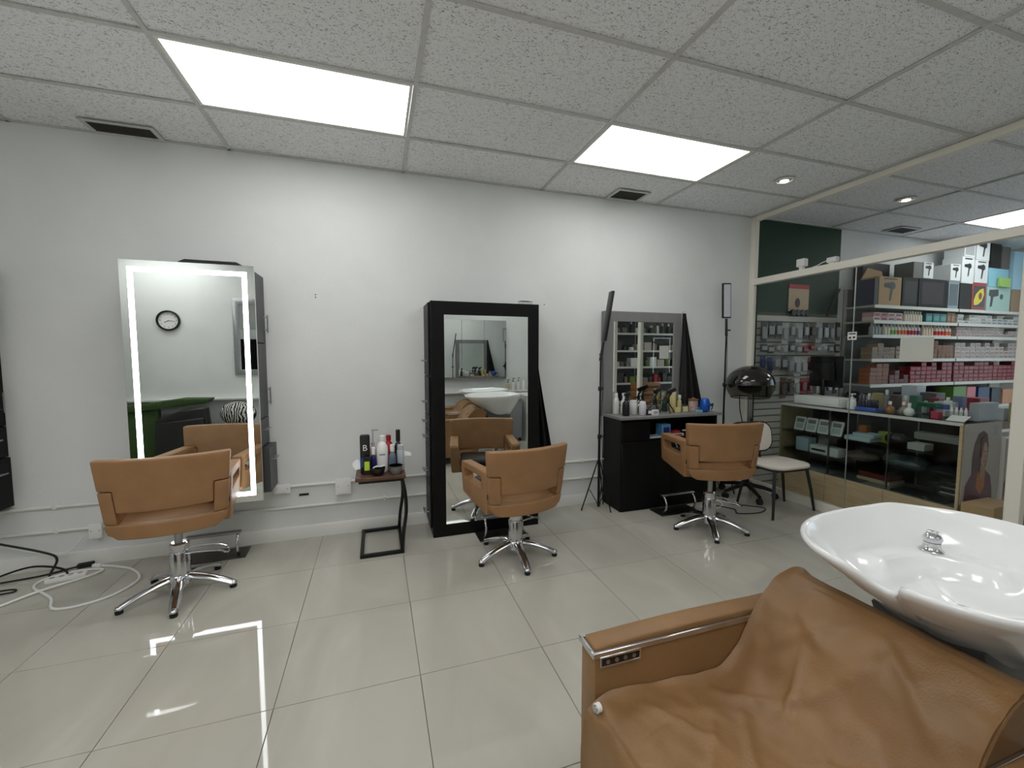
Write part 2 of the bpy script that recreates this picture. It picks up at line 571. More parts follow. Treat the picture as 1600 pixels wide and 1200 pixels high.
# ceiling light panels: the real ones by the long wall, plus added unseen fill
LIGHT_LABEL = {(-1, 4): 'added unseen fill panel at the left end of the salon, mid room', (1, 4): 'added unseen fill panel left of the basins, mid room', (-1, 6): 'added unseen fill panel above the turf by the opposite wall', (1, 6): 'added unseen fill panel above the opposite wall, left of the basins', (3, 5): 'added unseen fill panel above the shampoo basins', (7, 4): 'added unseen fill panel deeper in the shop',
               (1, 1): 'large lit ceiling panel above the side table and tan chair',
               (3, 1): 'lit ceiling panel above the black tower mirror and grey vanity',
               (7, 1): 'lit ceiling panel in the shop behind the glass partition'}
for (c, r) in sorted(LIGHTS):
    x0, x1, y1, y0 = -2.192 + 1.22 * c, -2.192 + 1.22 * (c + 1), gy[r], gy[r + 1]
    t = thing('ceiling_light', LIGHT_LABEL[(c, r)],
              'light', ((x0 + x1) / 2, (y0 + y1) / 2, ZC), 0, 'ceiling light panels')
    MB().ring([(-0.595, -0.29), (0.595, -0.29), (0.595, 0.29), (-0.595, 0.29)], [(-0.578, -0.273), (0.578, -0.273), (0.578, 0.273), (-0.578, 0.273)], 'z', -0.004, 0.02).build('frame', M_white, t)
    MB().box(-0.578, 0.578, -0.273, 0.273, 0.0, 0.012).build('diffuser', M_panel, t)

# downlights
def downlight(x, y, label):
    t = thing('recessed_downlight', label, 'light', (x, y, ZC), 0, 'recessed downlights')
    MB().lathe([(0.078, -0.001), (0.08, -0.008), (0.07, -0.011), (0.056, -0.007), (0.055, 0.0), (0.078, 0.0)], n=28).build('trim_ring', M_plasticw, t)
    MB().lathe([(0.054, -0.0045), (0.05, -0.0055), (0.001, -0.0055)], n=24).build('reflector', mat('reflector_silver', (176, 170, 160), .35, .4), t)
    MB().lathe([(0.034, -0.0058), (0.030, -0.012), (0.001, -0.014)], (0.006, 0.008, 0), 24).build('lens', M_bulb, t)
downlight(3.37, 2.80, 'round recessed downlight in the ceiling near the partition')
downlight(4.90, 2.77, 'round recessed downlight in the shop ceiling behind the glass')

# vents
def vent(cx, cy, w, d, label):
    t = thing('ceiling_vent', label, 'vent', (cx, cy, ZC), 0, 'ceiling air vents')
    a, b = w / 2, d / 2
    MB().ring([(-a, -b), (a, -b), (a, b), (-a, b)], [(-a + .03, -b + .03), (a - .03, -b + .03), (a - .03, b - .03), (-a + .03, b - .03)], 'z', -0.012, -0.0065).build('frame', M_grid, t, 0.002, 1)
    MB().box(-a + .03, a - .03, -b + .03, b - .03, -0.0075, -0.0065).build('duct_opening', M_rubber, t)
    n = 6
    for k in range(n):
        y = -b + .03 + (d - .06) * (k + .5) / n
        MB().box(-a + .03, a - .03, y - .004, y + .004, -0.011, -0.008).build('louver', mat('vent_dark', (58, 56, 52), .6), t)
vent(-1.55, 3.535, 0.40, 0.19, 'dark louvered air vent above the lit mirror')
vent(2.28, 3.495, 0.34, 0.24, 'dark louvered air vent above the grey vanity mirror')
vent(6.03, 3.44, 0.36, 0.22, 'dark louvered air vent in the shop ceiling')

# ------------------------------------------------------------------ glass partition
part = struct('wall_partition', 'glass partition with cream frame between salon and shop')
X0, X1 = 3.93, 3.985
def pbox(name, y0, y1, z0, z1, m=M_cream, x0=X0, x1=X1, bev=0.003):
    return MB().box(x0, x1, y0, y1, z0, z1).build(name, m, part, bev, 1)
pbox('post', 3.583, YB - 0.001, 0.0, ZC - 0.007)
pbox('post', 1.50, 1.575, 0.0, 2.22)
pbox('post', 0.765, 0.835, 0.0, 2.22)
pbox('post', YF + 0.001, YF + 0.05, 0.0, ZC - 0.007)
pbox('header', YF + 0.05, 3.583, ZC - 0.055, ZC - 0.007)
pbox('mid_rail', YF + 0.05, 3.583, 2.22, 2.285, x0=X0 - 0.008, x1=X1 + 0.008)
pbox('curb', 1.575, 3.583, 0.0, 0.085)
pbox('curb', YF + 0.05, 0.765, 0.0, 0.085)
for (y0, y1, z0, z1) in ((2.574, 3.583, 0.085, 2.22), (1.575, 2.568, 0.085, 2.22), (YF + .05, .765, 0.085, 2.22)):
    MB().box(3.954, 3.960, y0, y1, z0, z1).build('glass_pane', M_glass, part)
MB().box(3.9535, 3.9605, 2.568, 2.574, 0.085, 2.22).build('glass_joint', mat('joint_silver', (200, 204, 204), 0.25, 0.6), part)
MB().box(3.975, 3.982, 3.57, 3.583, 0.085, 2.22).build('gasket', M_rubber, part)

# ------------------------------------------------------------------ conduits on the long wall
for z, lab in ((0.432, 'upper white conduit running along the long wall'), (0.262, 'lower white conduit running along the long wall')):
    t = thing('wall_conduit', lab, 'conduit', (0, YB, 0), 0, 'white conduits on the long wall')
    MB().cyl((XL + 0.02, -0.013, z), (3.9, -0.013, z), 0.0115, n=10).build('pipe', M_white, t)
    for cx in (-2.1, -1.3, 0.05, 1.9, 3.2):
        MB().box(cx - 0.012, cx + 0.012, -0.027, -0.0005, z - 0.016, z + 0.016).build('strap', M_white, t, 0.003, 1)
def jbox(x0, x1, z0, z1, lab, outlet):
    t = thing('junction_box' if not outlet else 'outlet_box', lab, 'electrical box', ((x0 + x1) / 2, YB, (z0 + z1) / 2), 0)
    a, b = (x1 - x0) / 2, (z1 - z0) / 2
    MB().box(-a, a, -0.05, -0.0265, -b, b).build('box', M_plasticw, t, 0.004)
    MB().box(-a - .003, a + .003, -0.055, -0.05, -b - .003, b + .003).build('cover', M_plasticw, t, 0.002)
    for s in (-1, 1):
        MB().cyl((s * a * .7, -0.056, 0), (s * a * .7, -0.0545, 0), 0.004, n=8).build('screw', M_steel, t)
jbox(-0.325, -0.213, 0.345, 0.468, 'square white junction box on the conduit beside the side table', False)
jbox(-0.765, -0.655, 0.395, 0.46, 'white outlet box on the conduit beside the lit mirror', True)
jbox(-1.905, -1.84, 0.20, 0.30, 'white outlet box low on the wall behind the tan chair', True)
o = MB().box(-0.60, -0.53, YB - 0.004, YB - 0.001, 0.345, 0.362).build('wall_gouge', M_rubber, wall_back)

# ------------------------------------------------------------------ styling chair
def star_leg(ang, r=0.30):
    mb = MB()
    sec = []
    N = 9
    for i in range(N + 1):
        t = i / N
        x = 0.02 + (r - 0.02) * t
        z = 0.105 - 0.075 * t ** 1.7
        w = 0.034 - 0.008 * t
        h = 0.022 - 0.004 * t
        sec.append((x, z, w, h))
    vs_, fs_ = [], []
    n = 10
    for (x, z, w, h) in sec:
        for k in range(n):
            a = 2 * PI * k / n
            vs_.append((x, w * math.cos(a), z + h * math.sin(a)))
    for i in range(N):
        for k in range(n):
            fs_.append((i * n + k, i * n + (k + 1) % n, (i + 1) * n + (k + 1) % n, (i + 1) * n + k))
    fs_.append(tuple(range(n)))
    fs_.append(tuple(N * n + k for k in range(n)))
    mb.add(vs_, fs_)
    mb.ball((r, 0, 0.03), 0.022, 0.022, 0.016, 10, 6)
    return mb.rot(ang)
def styling_chair(loc, body_rot, star_rot, lift, label, lever_ang):
    t = thing('styling_chair', label, 'chair', loc, body_rot, 'tan styling chairs')
    z0 = 0.435 + lift
    # bulging map: sides wrap forward
    W2 = 0.31
    def bend(x, y, z, full=0.0):
        u = x / W2
        h = (z - z0)
        flare = 0.885 + 0.115 * min(1, h / 0.44)
        return (x * flare, y - 0.075 * (1 - u * u) - 0.10 * max(0, h - 0.05), z)
    def slab(mb, x0, x1, y0, y1, za, zb, nx=14, nz=3):
        s = len(mb.v)
        for j in range(1):
            vs_, fs_ = [], []
            for i in range(nx + 1):
                x = x0 + (x1 - x0) * i / nx
                for k in range(nz + 1):
                    z = za + (zb - za) * k / nz
                    vs_ += [(x, y0, z), (x, y1, z)]
            def id_(i, k, s_): return (i * (nz + 1) + k) * 2 + s_
            for i in range(nx):
                for k in range(nz):
                    fs_.append((id_(i, k, 0), id_(i + 1, k, 0), id_(i + 1, k + 1, 0), id_(i, k + 1, 0)))
                    fs_.append((id_(i, k, 1), id_(i, k + 1, 1), id_(i + 1, k + 1, 1), id_(i + 1, k, 1)))
                fs_.append((id_(i, 0, 0), id_(i, 0, 1), id_(i + 1, 0, 1), id_(i + 1, 0, 0)))
                fs_.append((id_(i, nz, 0), id_(i + 1, nz, 0), id_(i + 1, nz, 1), id_(i, nz, 1)))
            for k in range(nz):
                fs_.append((id_(0, k, 0), id_(0, k + 1, 0), id_(0, k + 1, 1), id_(0, k, 1)))
                fs_.append((id_(nx, k, 0), id_(nx, k, 1), id_(nx, k + 1, 1), id_(nx, k + 1, 0)))
            mb.add(vs_, fs_)
        return mb
    yb = -0.16
    # backrest: one T-shaped curved panel
    XI = 0.236
    xs = [-W2, -0.285, -0.26] + [-XI + 2 * XI * i / 16 for i in range(17)] + [0.262, 0.285, W2]
    zs = [z0 + q for q in (0.152, 0.18, 0.21, 0.245, 0.277, 0.32, 0.37, 0.41, 0.45)]
    mb2 = masked_slab(xs, zs, lambda x, z: abs(x) < XI or z > z0 + 0.277, yb - 0.014, yb + 0.046)
    mb2.map(bend)
    mb2.build('backrest', M_tan, t, 0.010, 3)
    # lower band with two upright cheeks
    mb = MB()
    slab(mb, -W2, W2, yb - 0.016, yb + 0.055, z0, z0 + 0.085, 20, 2)
    slab(mb, XI + .002, W2, yb - 0.014, yb + 0.055, z0 + 0.086, z0 + 0.273, 4, 4)
    slab(mb, -W2, -XI - .002, yb - 0.014, yb + 0.055, z0 + 0.086, z0 + 0.273, 4, 4)
    def band(x, y, z):
        x2, y2, z2 = bend(x, y, z)
        u = abs(x) / W2
        if z < z0 + 0.03 and u > .8:
            x2 *= 1 - 0.35 * (u - .8)
            z2 += 0.03 * ((u - .8) / .2) ** 2
        return (x2, y2, z2)
    mb.map(band)
    mb.build('back_band', M_tan, t, 0.009, 3)
    # arms with a slot
    for s in (-1, 1):
        outer_f = 0.285
        y0, y1 = yb + 0.03, outer_f
        n = 5
        outer = rrect(y0, y1, z0 + 0.0, z0 + 0.30, 0.028, n)
        inner = rrect(y0 + 0.085, y1 - 0.05, z0 + 0.165, z0 + 0.25, 0.022, n)
        mb = MB().ring(outer, inner, 'x', s * (W2 * 0.885 + 0.012), s * (W2 * 0.885 - 0.058))
        def armmap(x, y, z):
            h = (z - z0)
            tt = (y - y0) / (y1 - y0)
            lift_ = 0.055 * max(0, tt) ** 1.5 * (1 - min(1, h / 0.2)) if h < 0.2 else 0
            top = -0.006 * tt if h > 0.2 else 0
            return (x * (1 + 0.05 * h / 0.3 + 0.03 * tt), y - 0.10 * max(0, h - .05) * (1 - tt), z + lift_ + top)
        mb.map(armmap)
        mb.build('arm', M_tan, t, 0.008, 3)
        tagm = MB().box(s * (W2 * .885 + .0125), s * (W2 * .885 + .0155), yb + 0.012, yb + 0.04, z0 + 0.12, z0 + 0.15)
        tagm.build('maker_tag', M_rubber, t)
    MB().prism([(yb - 0.03, z0 + 0.01), (0.262, z0 + 0.05), (0.262, z0 + 0.095), (0.1, z0 + 0.115), (yb - 0.03, z0 + 0.072)], 'x', -0.235, 0.235).build('seat_base', M_tan, t, 0.012, 3)
    c = MB()
    def cush(u, v):
        return None
    c.box(-0.212, 0.212, yb + 0.12, 0.275, z0 + 0.106, z0 + 0.165)
    c.build('seat_cushion', M_blackleather, t, 0.025, 4)
    # pedestal
    ped = thing_part('pedestal', t)
    MB().lathe([(0.001, 0.06), (0.066, 0.06), (0.07, 0.085), (0.062, 0.115), (0.053, 0.125), (0.051, 0.262), (0.047, 0.27), (0.001, 0.27)], n=28).build('pump_column', M_chrome, ped)
    MB().lathe([(0.001, 0.268), (0.043, 0.268), (0.046, 0.28), (0.046, 0.315), (0.038, 0.325), (0.001, 0.325)], n=28).build('collar', M_chrome, ped)
    MB().lathe([(0.022, 0.32), (0.022, z0 + 0.0), (0.09, z0 + 0.001), (0.09, z0 + 0.009), (0.001, z0 + 0.009)], n=20).build('piston', M_steel, ped)
    ped.rotation_euler = (0, 0, star_rot - body_rot)
    for k in range(5):
        lg = star_leg(2 * PI * k / 5, 0.285).build('leg', M_chrome, ped)
        a = 2 * PI * k / 5
        MB().lathe([(0.001, 0.0), (0.019, 0.0), (0.020, 0.014), (0.001, 0.016)], (0.285 * math.cos(a), 0.285 * math.sin(a), 0), 14).build('foot_pad', M_rubber, ped)
    la = lever_ang - star_rot
    lv = MB()
    path = [(0.03, 0.042, 0.258), (0.09, 0.052, 0.255), (0.19, 0.055, 0.236), (0.245, 0.045, 0.208), (0.245, -0.045, 0.208), (0.19, -0.055, 0.236), (0.09, -0.052, 0.255), (0.03, -0.042, 0.258)]
    lv.tube(smooth_path(path, 4), 0.0055, 8).rot(la)
    lv.build('pump_lever', M_chrome, ped)
    return t
R = math.radians
styling_chair((-1.171, 3.014, 0), R(9), R(67), 0.02, 'tan leather styling chair facing the lit mirror', R(18))
styling_chair((0.946, 2.832, 0), R(10), R(52), -0.045, 'tan leather styling chair facing the black tower mirror', R(35))
styling_chair((2.65, 2.774, 0), R(-13), R(23), 0.045, 'tan leather styling chair facing the grey vanity', R(-25))

# ------------------------------------------------------------------ floor footrests
def footrest(loc, rz, label, w=0.34):
    t = thing('footrest', label, 'footrest', loc, rz, 'chrome floor footrests')
    MB().box(-w / 2 - 0.03, w / 2 + 0.03, -0.06, 0.125, 0, 0.008).build('base_plate', mat('dark_steel_plate', (70, 68, 66), 0.3, 0.8), t, 0.002, 1)
    for s in (-1, 1):
        pts = [(s * (w / 2 - .02), 0.0, 0.006), (s * (w / 2 - .02), -0.045, 0.05), (s * (w / 2 - .02), -0.055, 0.10), (s * (w / 2 - .02), -0.035, 0.145), (s * (w / 2 - .02), -0.005, 0.17)]
        MB().tube(smooth_path(pts, 5), 0.0095, 10).build('curved_leg', M_chrome, t)
    MB().box(-w / 2, w / 2, -0.025, 0.02, 0.168, 0.186).build('foot_bar', M_steel, t, 0.006, 3)
footrest((-1.13, 3.46, 0), R(2), 'chrome footrest on the floor under the lit mirror')
footrest((0.95, 3.172, 0), R(0), 'chrome footrest on the floor before the black tower mirror')
footrest((2.65, 3.168, 0), R(0), 'chrome footrest on the floor before the grey vanity', 0.36)

# ------------------------------------------------------------------ handles
def bar_handle(mb_parent, c, length, axis, out, standoff=0.028, r=0.005, name='handle', m=None):
    """bar along axis ('x','y','z') standing off in direction out (unit vector)"""
    c = Vector(c)
    a = Vector({'x': (1, 0, 0), 'y': (0, 1, 0), 'z': (0, 0, 1)}[axis])
    o = Vector(out)
    mb = MB()
    mb.cyl(c + o * standoff - a * length / 2, c + o * standoff + a * length / 2, r, n=10)
    for s in (-1, 1):
        mb.cyl(c + a * s * length * 0.36, c + a * s * length * 0.36 + o * standoff, r * .75, n=8)
    return mb.build(name, m or M_steel, mb_parent)

# ------------------------------------------------------------------ lit mirror station and its neighbour at the left edge
def mirror_station(xr, label, lit):
    """origin at floor, right edge of the mirror at xr; mirror 0.755 wide"""
    t = thing('lit_mirror_station' if lit else 'mirror_station', label, 'mirror cabinet', (xr, YB, 0), 0)
    cab = M_charcoal if lit else M_black
    yf = -0.283
    w = 0.757
    MB().box(-w + .05, -0.022, yf + 0.026, -0.001, 0.46, 2.055).build('body', cab, t, 0.003, 1)
    b = MB().box(-w, 0, yf + 0.006, yf + 0.024, 0.425, 2.078).build('mirror_backing', M_white, t, 0.002, 1)
    mir = MB().box(-w, 0, yf, yf + 0.006, 0.425, 2.078).build('mirror', M_mirror, t)
    if lit:
        m1, m2 = 0.043, 0.073
        MB().ring([(-w + m1, 0.425 + m1), (-m1, 0.425 + m1), (-m1, 2.078 - m1), (-w + m1, 2.078 - m1)],
                  [(-w + m2, 0.425 + m2), (-m2, 0.425 + m2), (-m2, 2.078 - m2), (-w + m2, 2.078 - m2)], 'y', yf - 0.0012, yf - 0.0002).build('led_strip', M_led, mir)
    # side doors and drawers on the right face
    X = -0.022
    def front(name, z0, z1, dx=0.0, y0=yf + 0.03, y1=-0.004, hz=None, hv=True):
        d = MB().box(X + 0.0005, X + 0.018 + dx, y0, y1, z0, z1).build(name, cab, t, 0.002, 1)
        if hv:
            bar_handle(d, (X + 0.018 + dx, y1 - 0.05, hz), 0.13, 'z', (1, 0, 0))
        else:
            bar_handle(d, (X + 0.018 + dx, (y0 + y1) / 2 - .02, hz), 0.12, 'y', (1, 0, 0))
    front('door', 1.555, 2.05, hz=1.70)
    front('door', 1.005, 1.548, hz=1.16)
    front('drawer', 0.80, 0.998, hz=0.92, hv=False)
    front('drawer', 0.465, 0.793, dx=0.045 if lit else .008, y0=yf + .05, hz=0.70, hv=False)
    return t
st = mirror_station(-0.787, 'tall wall mirror with lit border and charcoal side drawers', True)
mirror_station(-2.318, 'black cabinet with side drawers at the left edge of the photo', False)
# small black tray on top of the lit mirror
t = thing('black_tray', 'flat black tray lying on top of the lit mirror', 'tray', (-1.06, YB - 0.135, 2.079), 0)
MB().prism([(-0.17, 0.0), (0.17, 0.0), (0.19, 0.012), (0.16, 0.03), (-0.15, 0.034), (-0.19, 0.014)], 'y', -0.09, 0.09).build('tray_body', M_plasticb, t, 0.004)
MB().box(-0.15, 0.15, -0.07, 0.07, 0.03, 0.036).build('rim', M_plasticb, t, 0.002)

# ------------------------------------------------------------------ black tower mirror
t = thing('tower_mirror_cabinet', 'tall black freestanding tower cabinet with a mirror in front', 'mirror cabinet', (0.413, 3.303, 0), 0)
Wt, Dt, Ht = 0.90, 0.339, 1.885
MB().box(0, Wt, 0.022, Dt, 0.0, Ht).build('body', M_black, t, 0.003, 1)
MB().ring([(0, 0), (Wt, 0), (Wt, Ht), (0, Ht)], [(0.105, 0.098), (Wt - .095, 0.098), (Wt - .095, Ht - .105), (0.105, Ht - .105)], 'y', 0.0, 0.0215).build('front_frame', M_black, t, 0.002, 1)
mir = MB().box(0.105, Wt - .095, 0.006, 0.018, 0.098, Ht - .105).build('mirror', M_mirror, t)
zz = [(1.30, 1.875, 1.42, 'door'), (0.985, 1.293, 1.085, 'door'), (0.86, 0.978, 0.925, 'drawer'), (0.74, 0.853, 0.80, 'drawer'), (0.42, 0.733, 0.52, 'door'), (0.07, 0.413, 0.17, 'door')]
for a, b, hz, nm in zz:
    d = MB().box(-0.016, -0.0005, 0.04, Dt - 0.01, a, b).build(nm, M_black, t, 0.002, 1)
    bar_handle(d, (-0.016, 0.19, hz), 0.11, 'y', (-1, 0, 0), 0.032, 0.0075)
# things on top of the tower
o = thing('clear_case', 'small clear plastic case lying on the black tower cabinet', 'case', (1.22, 3.38, Ht + .001), 0.1)
MB().box(-0.05, 0.05, -0.04, 0.04, 0, 0.03).build('case_body', M_acrylic, o, 0.003)
MB().box(-0.052, 0.052, -0.042, 0.042, 0.0305, 0.036).build('lid', M_plasticw, o, 0.002)
o = MB().box(-0.045, 0.045, -0.03, 0.03, 0, 0.012).build('paper_packet', M_plasticw, None, 0.003, loc=(1.10, 3.40, Ht + .001), rotz=.3)
tag(o, 'flat white paper packet on top of the black tower cabinet', 'packet')

# hanging capes
def cape(name, label, x, y, ztop, zbot, wtop, wbot, lean, hookm):
    t = thing(name, label, 'cape', (x, y, 0), 0, 'black capes hanging beside the mirrors')
    def fn(u, v):
        z = ztop + (zbot - ztop) * v
        w = wtop + (wbot - wtop) * v ** 1.1
        xx = lean * v ** 1.3 + w * (u)
        a = u * 5 * PI
        yy = 0.02 * (0.4 + v) * math.sin(a + 2 * v) - 0.02
        zz_ = z - 0.05 * u * v
        return (xx, yy, zz_)
    mb = MB().grid(fn, 40, 16)
    n = len(mb.v)
    back = [(p[0], p[1] + 0.012, p[2]) for p in mb.v]
    nf = len(mb.f)
    fs = [tuple(reversed(f)) for f in mb.f]
    mb.add(back, fs)
    mb.build('cloth', M_cloth, t, smooth=60)
    MB().tube([(0.0, 0.0, ztop + .0), (0.012, -0.01, ztop + .02), (0.02, -0.02, ztop + 0.01)], 0.004, 6).build('hook', M_steel, t)
    return t
cape('hanging_cape', 'black salon cape hanging at the right side of the tower cabinet', 1.318, 3.46, 1.44, 0.40, 0.035, 0.22, 0.0, None)

# ------------------------------------------------------------------ side table
t = thing('side_table', 'C-shaped side table with walnut top and black frame', 'table', (0.02, 3.28, 0), 0)
MB().box(-0.172, 0.172, -0.215, 0.20, 0.578, 0.602).build('table_top', M_walnut, t, 0.003, 1)
fr = MB()
fr.box(-0.155, 0.155, -0.165, -0.14, 0.0, 0.025)
fr.box(-0.155, 0.155, 0.295, 0.32, 0.0, 0.025)
fr.box(-0.155, -0.13, -0.1395, 0.2945, 0.0, 0.025)
fr.box(0.13, 0.155, -0.1395, 0.2945, 0.0, 0.025)
fr.build('floor_frame', M_blackm, t, 0.002, 1)
for (ya, yb_) in ((-0.153, -0.195), (0.308, 0.18)):
    pts = smooth_path([(0.142, ya, 0.012), (0.152, ya + (yb_ - ya) * .3 - .0, 0.16), (0.172, ya + (yb_ - ya) * .55, 0.32), (0.166, ya + (yb_ - ya) * .85, 0.46), (0.145, yb_, 0.577)], 5)
    MB().tube(pts, 0.0125, 4).build('upright', M_blackm, t, smooth=30)
MB().box(-0.15, 0.15, -0.20, -0.18, 0.558, 0.5775).build('under_rail', M_blackm, t)
MB().box(-0.15, 0.15, 0.165, 0.185, 0.558, 0.5775).build('under_rail', M_blackm, t)

# ------------------------------------------------------------------ bottles and small goods
def bottle(label, loc, r, h, body, cap, kind='round', cap_h=0.25, cap_r=0.5, cat='bottle', name='bottle', group=None, band=None, parent=None):
    """body lathe + cap; kind round / spray / pump / cylinder"""
    t = thing(name, label, cat, loc, 0, group)
    hb = h * (1 - cap_h)
    if kind == 'cylinder':
        MB().lathe([(r * .94, 0), (r, r * .08), (r, hb - r * .1), (r * .94, hb)], n=16).build('body', body, t)
        MB().lathe([(r * cap_r, hb + .0005), (r * cap_r, h - r * .1), (r * cap_r * .85, h)], n=16).build('cap', cap, t)
    else:
        MB().lathe([(r * .9, 0), (r, r * .12), (r, hb * .68), (r * .92, hb * .8), (r * .6, hb * .93), (r * .38, hb * .97), (r * .36, hb)], n=16).build('body', body, t)
        if kind == 'round':
            MB().lathe([(r * cap_r, hb + .0005), (r * cap_r, h - .003), (r * cap_r * .8, h)], n=14).build('cap', cap, t)
        elif kind == 'pump':
            mb = MB()
            mb.lathe([(r * .42, hb + .0005), (r * .42, hb + .018), (r * .14, hb + .02), (r * .14, h - .012)], n=12)
            mb.box(-r * .25, r * 1.15, -r * .22, r * .22, h - .012, h)
            mb.build('pump', cap, t)
        elif kind == 'spray':
            mb = MB()
            mb.lathe([(r * .42, hb + .0005), (r * .42, hb + .015), (r * .3, hb + .022)], n=12)
            mb.prism([(-r * .5, h), (-r * .55, h - .02), (-r * .1, hb + .02), (r * .25, hb + .02), (r * .4, h - .028), (r * 1.2, h - .02), (r * 1.2, h - .004), (r * .5, h)], 'y', -r * .3, r * .3)
            mb.prism([(r * .55, h - .022), (r * .8, h - .022), (r * .62, hb + .0), (r * .45, hb + .002)], 'y', -r * .14, r * .14)
            mb.build('spray_head', cap, t)
    if band:
        MB().lathe([(r * 1.005, hb * .2), (r * 1.005, hb * .55)], n=16).build('printed_band', band, t)
    return t
def flatbox(label, x0, x1, y0, y1, z0, z1, m, cat='box', name='box', group=None, lid=True, rot=0.0, ink=None):
    cx, cy = (x0 + x1) / 2, (y0 + y1) / 2
    t = thing(name, label, cat, (cx, cy, z0), rot, group)
    a, b, h = (x1 - x0) / 2, (y1 - y0) / 2, z1 - z0
    MB().box(-a, a, -b, b, 0, h).build('carton', m, t, min(a, b, h) * .08, 1)
    if ink:
        MB().box(-a * .7, a * .7, -b - .0008, -b - .0002, h * .25, h * .75).build('print', ink, t)
    return t

P = paint
Zt = 0.6025    # side table top
M_pinkp = mat('pale_pink_plastic', (196, 170, 168), 0.3)
M_cobalt = mat('cobalt_plastic', (24, 26, 92), 0.3)
M_lime = mat('lime_print', (196, 220, 60), 0.5)
# tall black can with a white letter, blue lower band and a lime box beside it
t = thing('hairspray_can', 'tall black flat can with a white letter B on the side table', 'can', (-0.085, 3.20, Zt), 0)
MB().prism(rrect(-0.034, 0.034, 0, 0.285, 0.012), 'y', -0.022, 0.022).build('body', M_plasticb, t, 0.004)
MB().box(-0.0345, 0.0345, -0.0226, 0.0226, 0.05, 0.12).build('blue_band', mat('blue_print', (44, 78, 140), .45), t)
text_part('letter', 'B', 0.062, M_plasticw, t, (0.0, -0.0228, 0.19), (PI / 2, 0, 0), 0.0006)
flatbox('small black carton with a lime green front on the side table', -0.098, -0.048, 3.15, 3.172, Zt, Zt + .13, M_plasticb, ink=M_lime)
bottle('pale pink pump bottle at the back of the side table', (-0.03, 3.27, Zt), 0.034, 0.31, M_pinkp, mat('grey_pump', (172, 168, 172), .35), 'pump', cap_h=.38)
bottle('slim cobalt blue spray bottle with white cap on the side table', (-0.028, 3.195, Zt), 0.02, 0.19, M_cobalt, M_plasticw, 'round', cap_h=.28, cap_r=.7)
t = bottle('large white lotion bottle in the middle of the side table', (0.035, 3.215, Zt), 0.041, 0.27, M_plasticw, M_plasticw, 'round', cap_h=.13, cap_r=.5)
for dx in (-.016, -.006, .004, .014):
    MB().box(dx - .0035, dx + .0035, -.0422, -.0405, .13, .139).build('printed_mark', M_plasticb, t)
bottle('red bottle at the back of the side table', (0.083, 3.325, Zt), 0.038, 0.25, mat('red_plastic', (176, 24, 38), .35), mat('red_cap', (150, 18, 30), .35), 'round', cap_h=.16)
bottle('black bottle with a long neck on the side table', (0.152, 3.285, Zt), 0.030, 0.295, M_plasticb, M_plasticb, 'round', cap_h=.3, cap_r=.55)
bottle('clear blue grey spray bottle with white head on the side table', (0.105, 3.205, Zt), 0.027, 0.20, mat('smoky_blue_plastic', (92, 108, 126), .25, alpha=1), M_plasticw, 'round', cap_h=.27, cap_r=.55)
bottle('small white bottle beside the frosted bottle on the side table', (0.116, 3.255, Zt), 0.018, 0.165, mat('pale_blue_label', (206, 216, 224), .4), M_plasticw, 'round', cap_h=.2)
bottle('frosted grey bottle at the right of the side table', (0.166, 3.222, Zt), 0.027, 0.19, mat('frosted_plastic', (178, 182, 190), .4), mat('frosted_cap', (186, 190, 198), .4), 'cylinder', cap_h=.2, cap_r=.85)
def bowl(label, loc, r, h, m, rim):
    t = thing('mixing_bowl', label, 'bowl', loc, 0)
    MB().lathe([(r * .6, 0), (r * .8, h * .3), (r * .97, h * .8), (r, h), (r * .95, h), (r * .9, h * .8), (r * .72, h * .3), (r * .5, h * .15), (.001, h * .15)], n=24).build('bowl', m, t)
    MB().lathe([(r * 1.04, h), (r * 1.04, h + .004), (r * .95, h + .004), (r * .95, h)], n=24).build('rim', rim, t)
    return t
bowl('black tint bowl at the front of the side table', (-0.0, 3.13, Zt), 0.052, 0.05, M_plasticb, M_plasticb)
bowl('ribbed grey tint bowl at the front right of the side table', (0.125, 3.128, Zt), 0.048, 0.058, mat('grey_clear_plastic', (120, 118, 114), .3), M_plasticb)
def sheet(label, cx, cy, z, w, d, rz, name='paper_sheet', dz=0.02):
    t = tag(MB().grid(lambda u, v: ((u - .5) * w, (v - .5) * d, dz * math.sin(u * 3) * v), 8, 6).map(lambda x, y, q: (x, y, q)).build(name, M_plasticw, None), label, 'paper')
    mb = t.data
    t.location = (cx, cy, z)
    t.rotation_euler = (0.15, 0, rz)
    sm = t.modifiers.new('solid', 'SOLIDIFY'); sm.thickness = 0.001
    return t
sheet('folded white papers sticking out right of the bottles on the side table', 0.175, 3.33, Zt + .09, 0.16, 0.06, -.1)
sheet('crumpled white paper at the left back of the side table', -0.135, 3.33, Zt + .02, 0.09, 0.1, .4, dz=.04)
o = MB().tube(smooth_path([(-0.03, 0, 0.0), (-0.01, -.01, .012), (.02, .005, .006), (.045, -.006, .014)], 5), .006, 6).build('hair_clip', M_plasticw, None, loc=(0.0, 3.115, Zt + .056))
tag(o, 'white hair clip lying in the black tint bowl', 'clip')

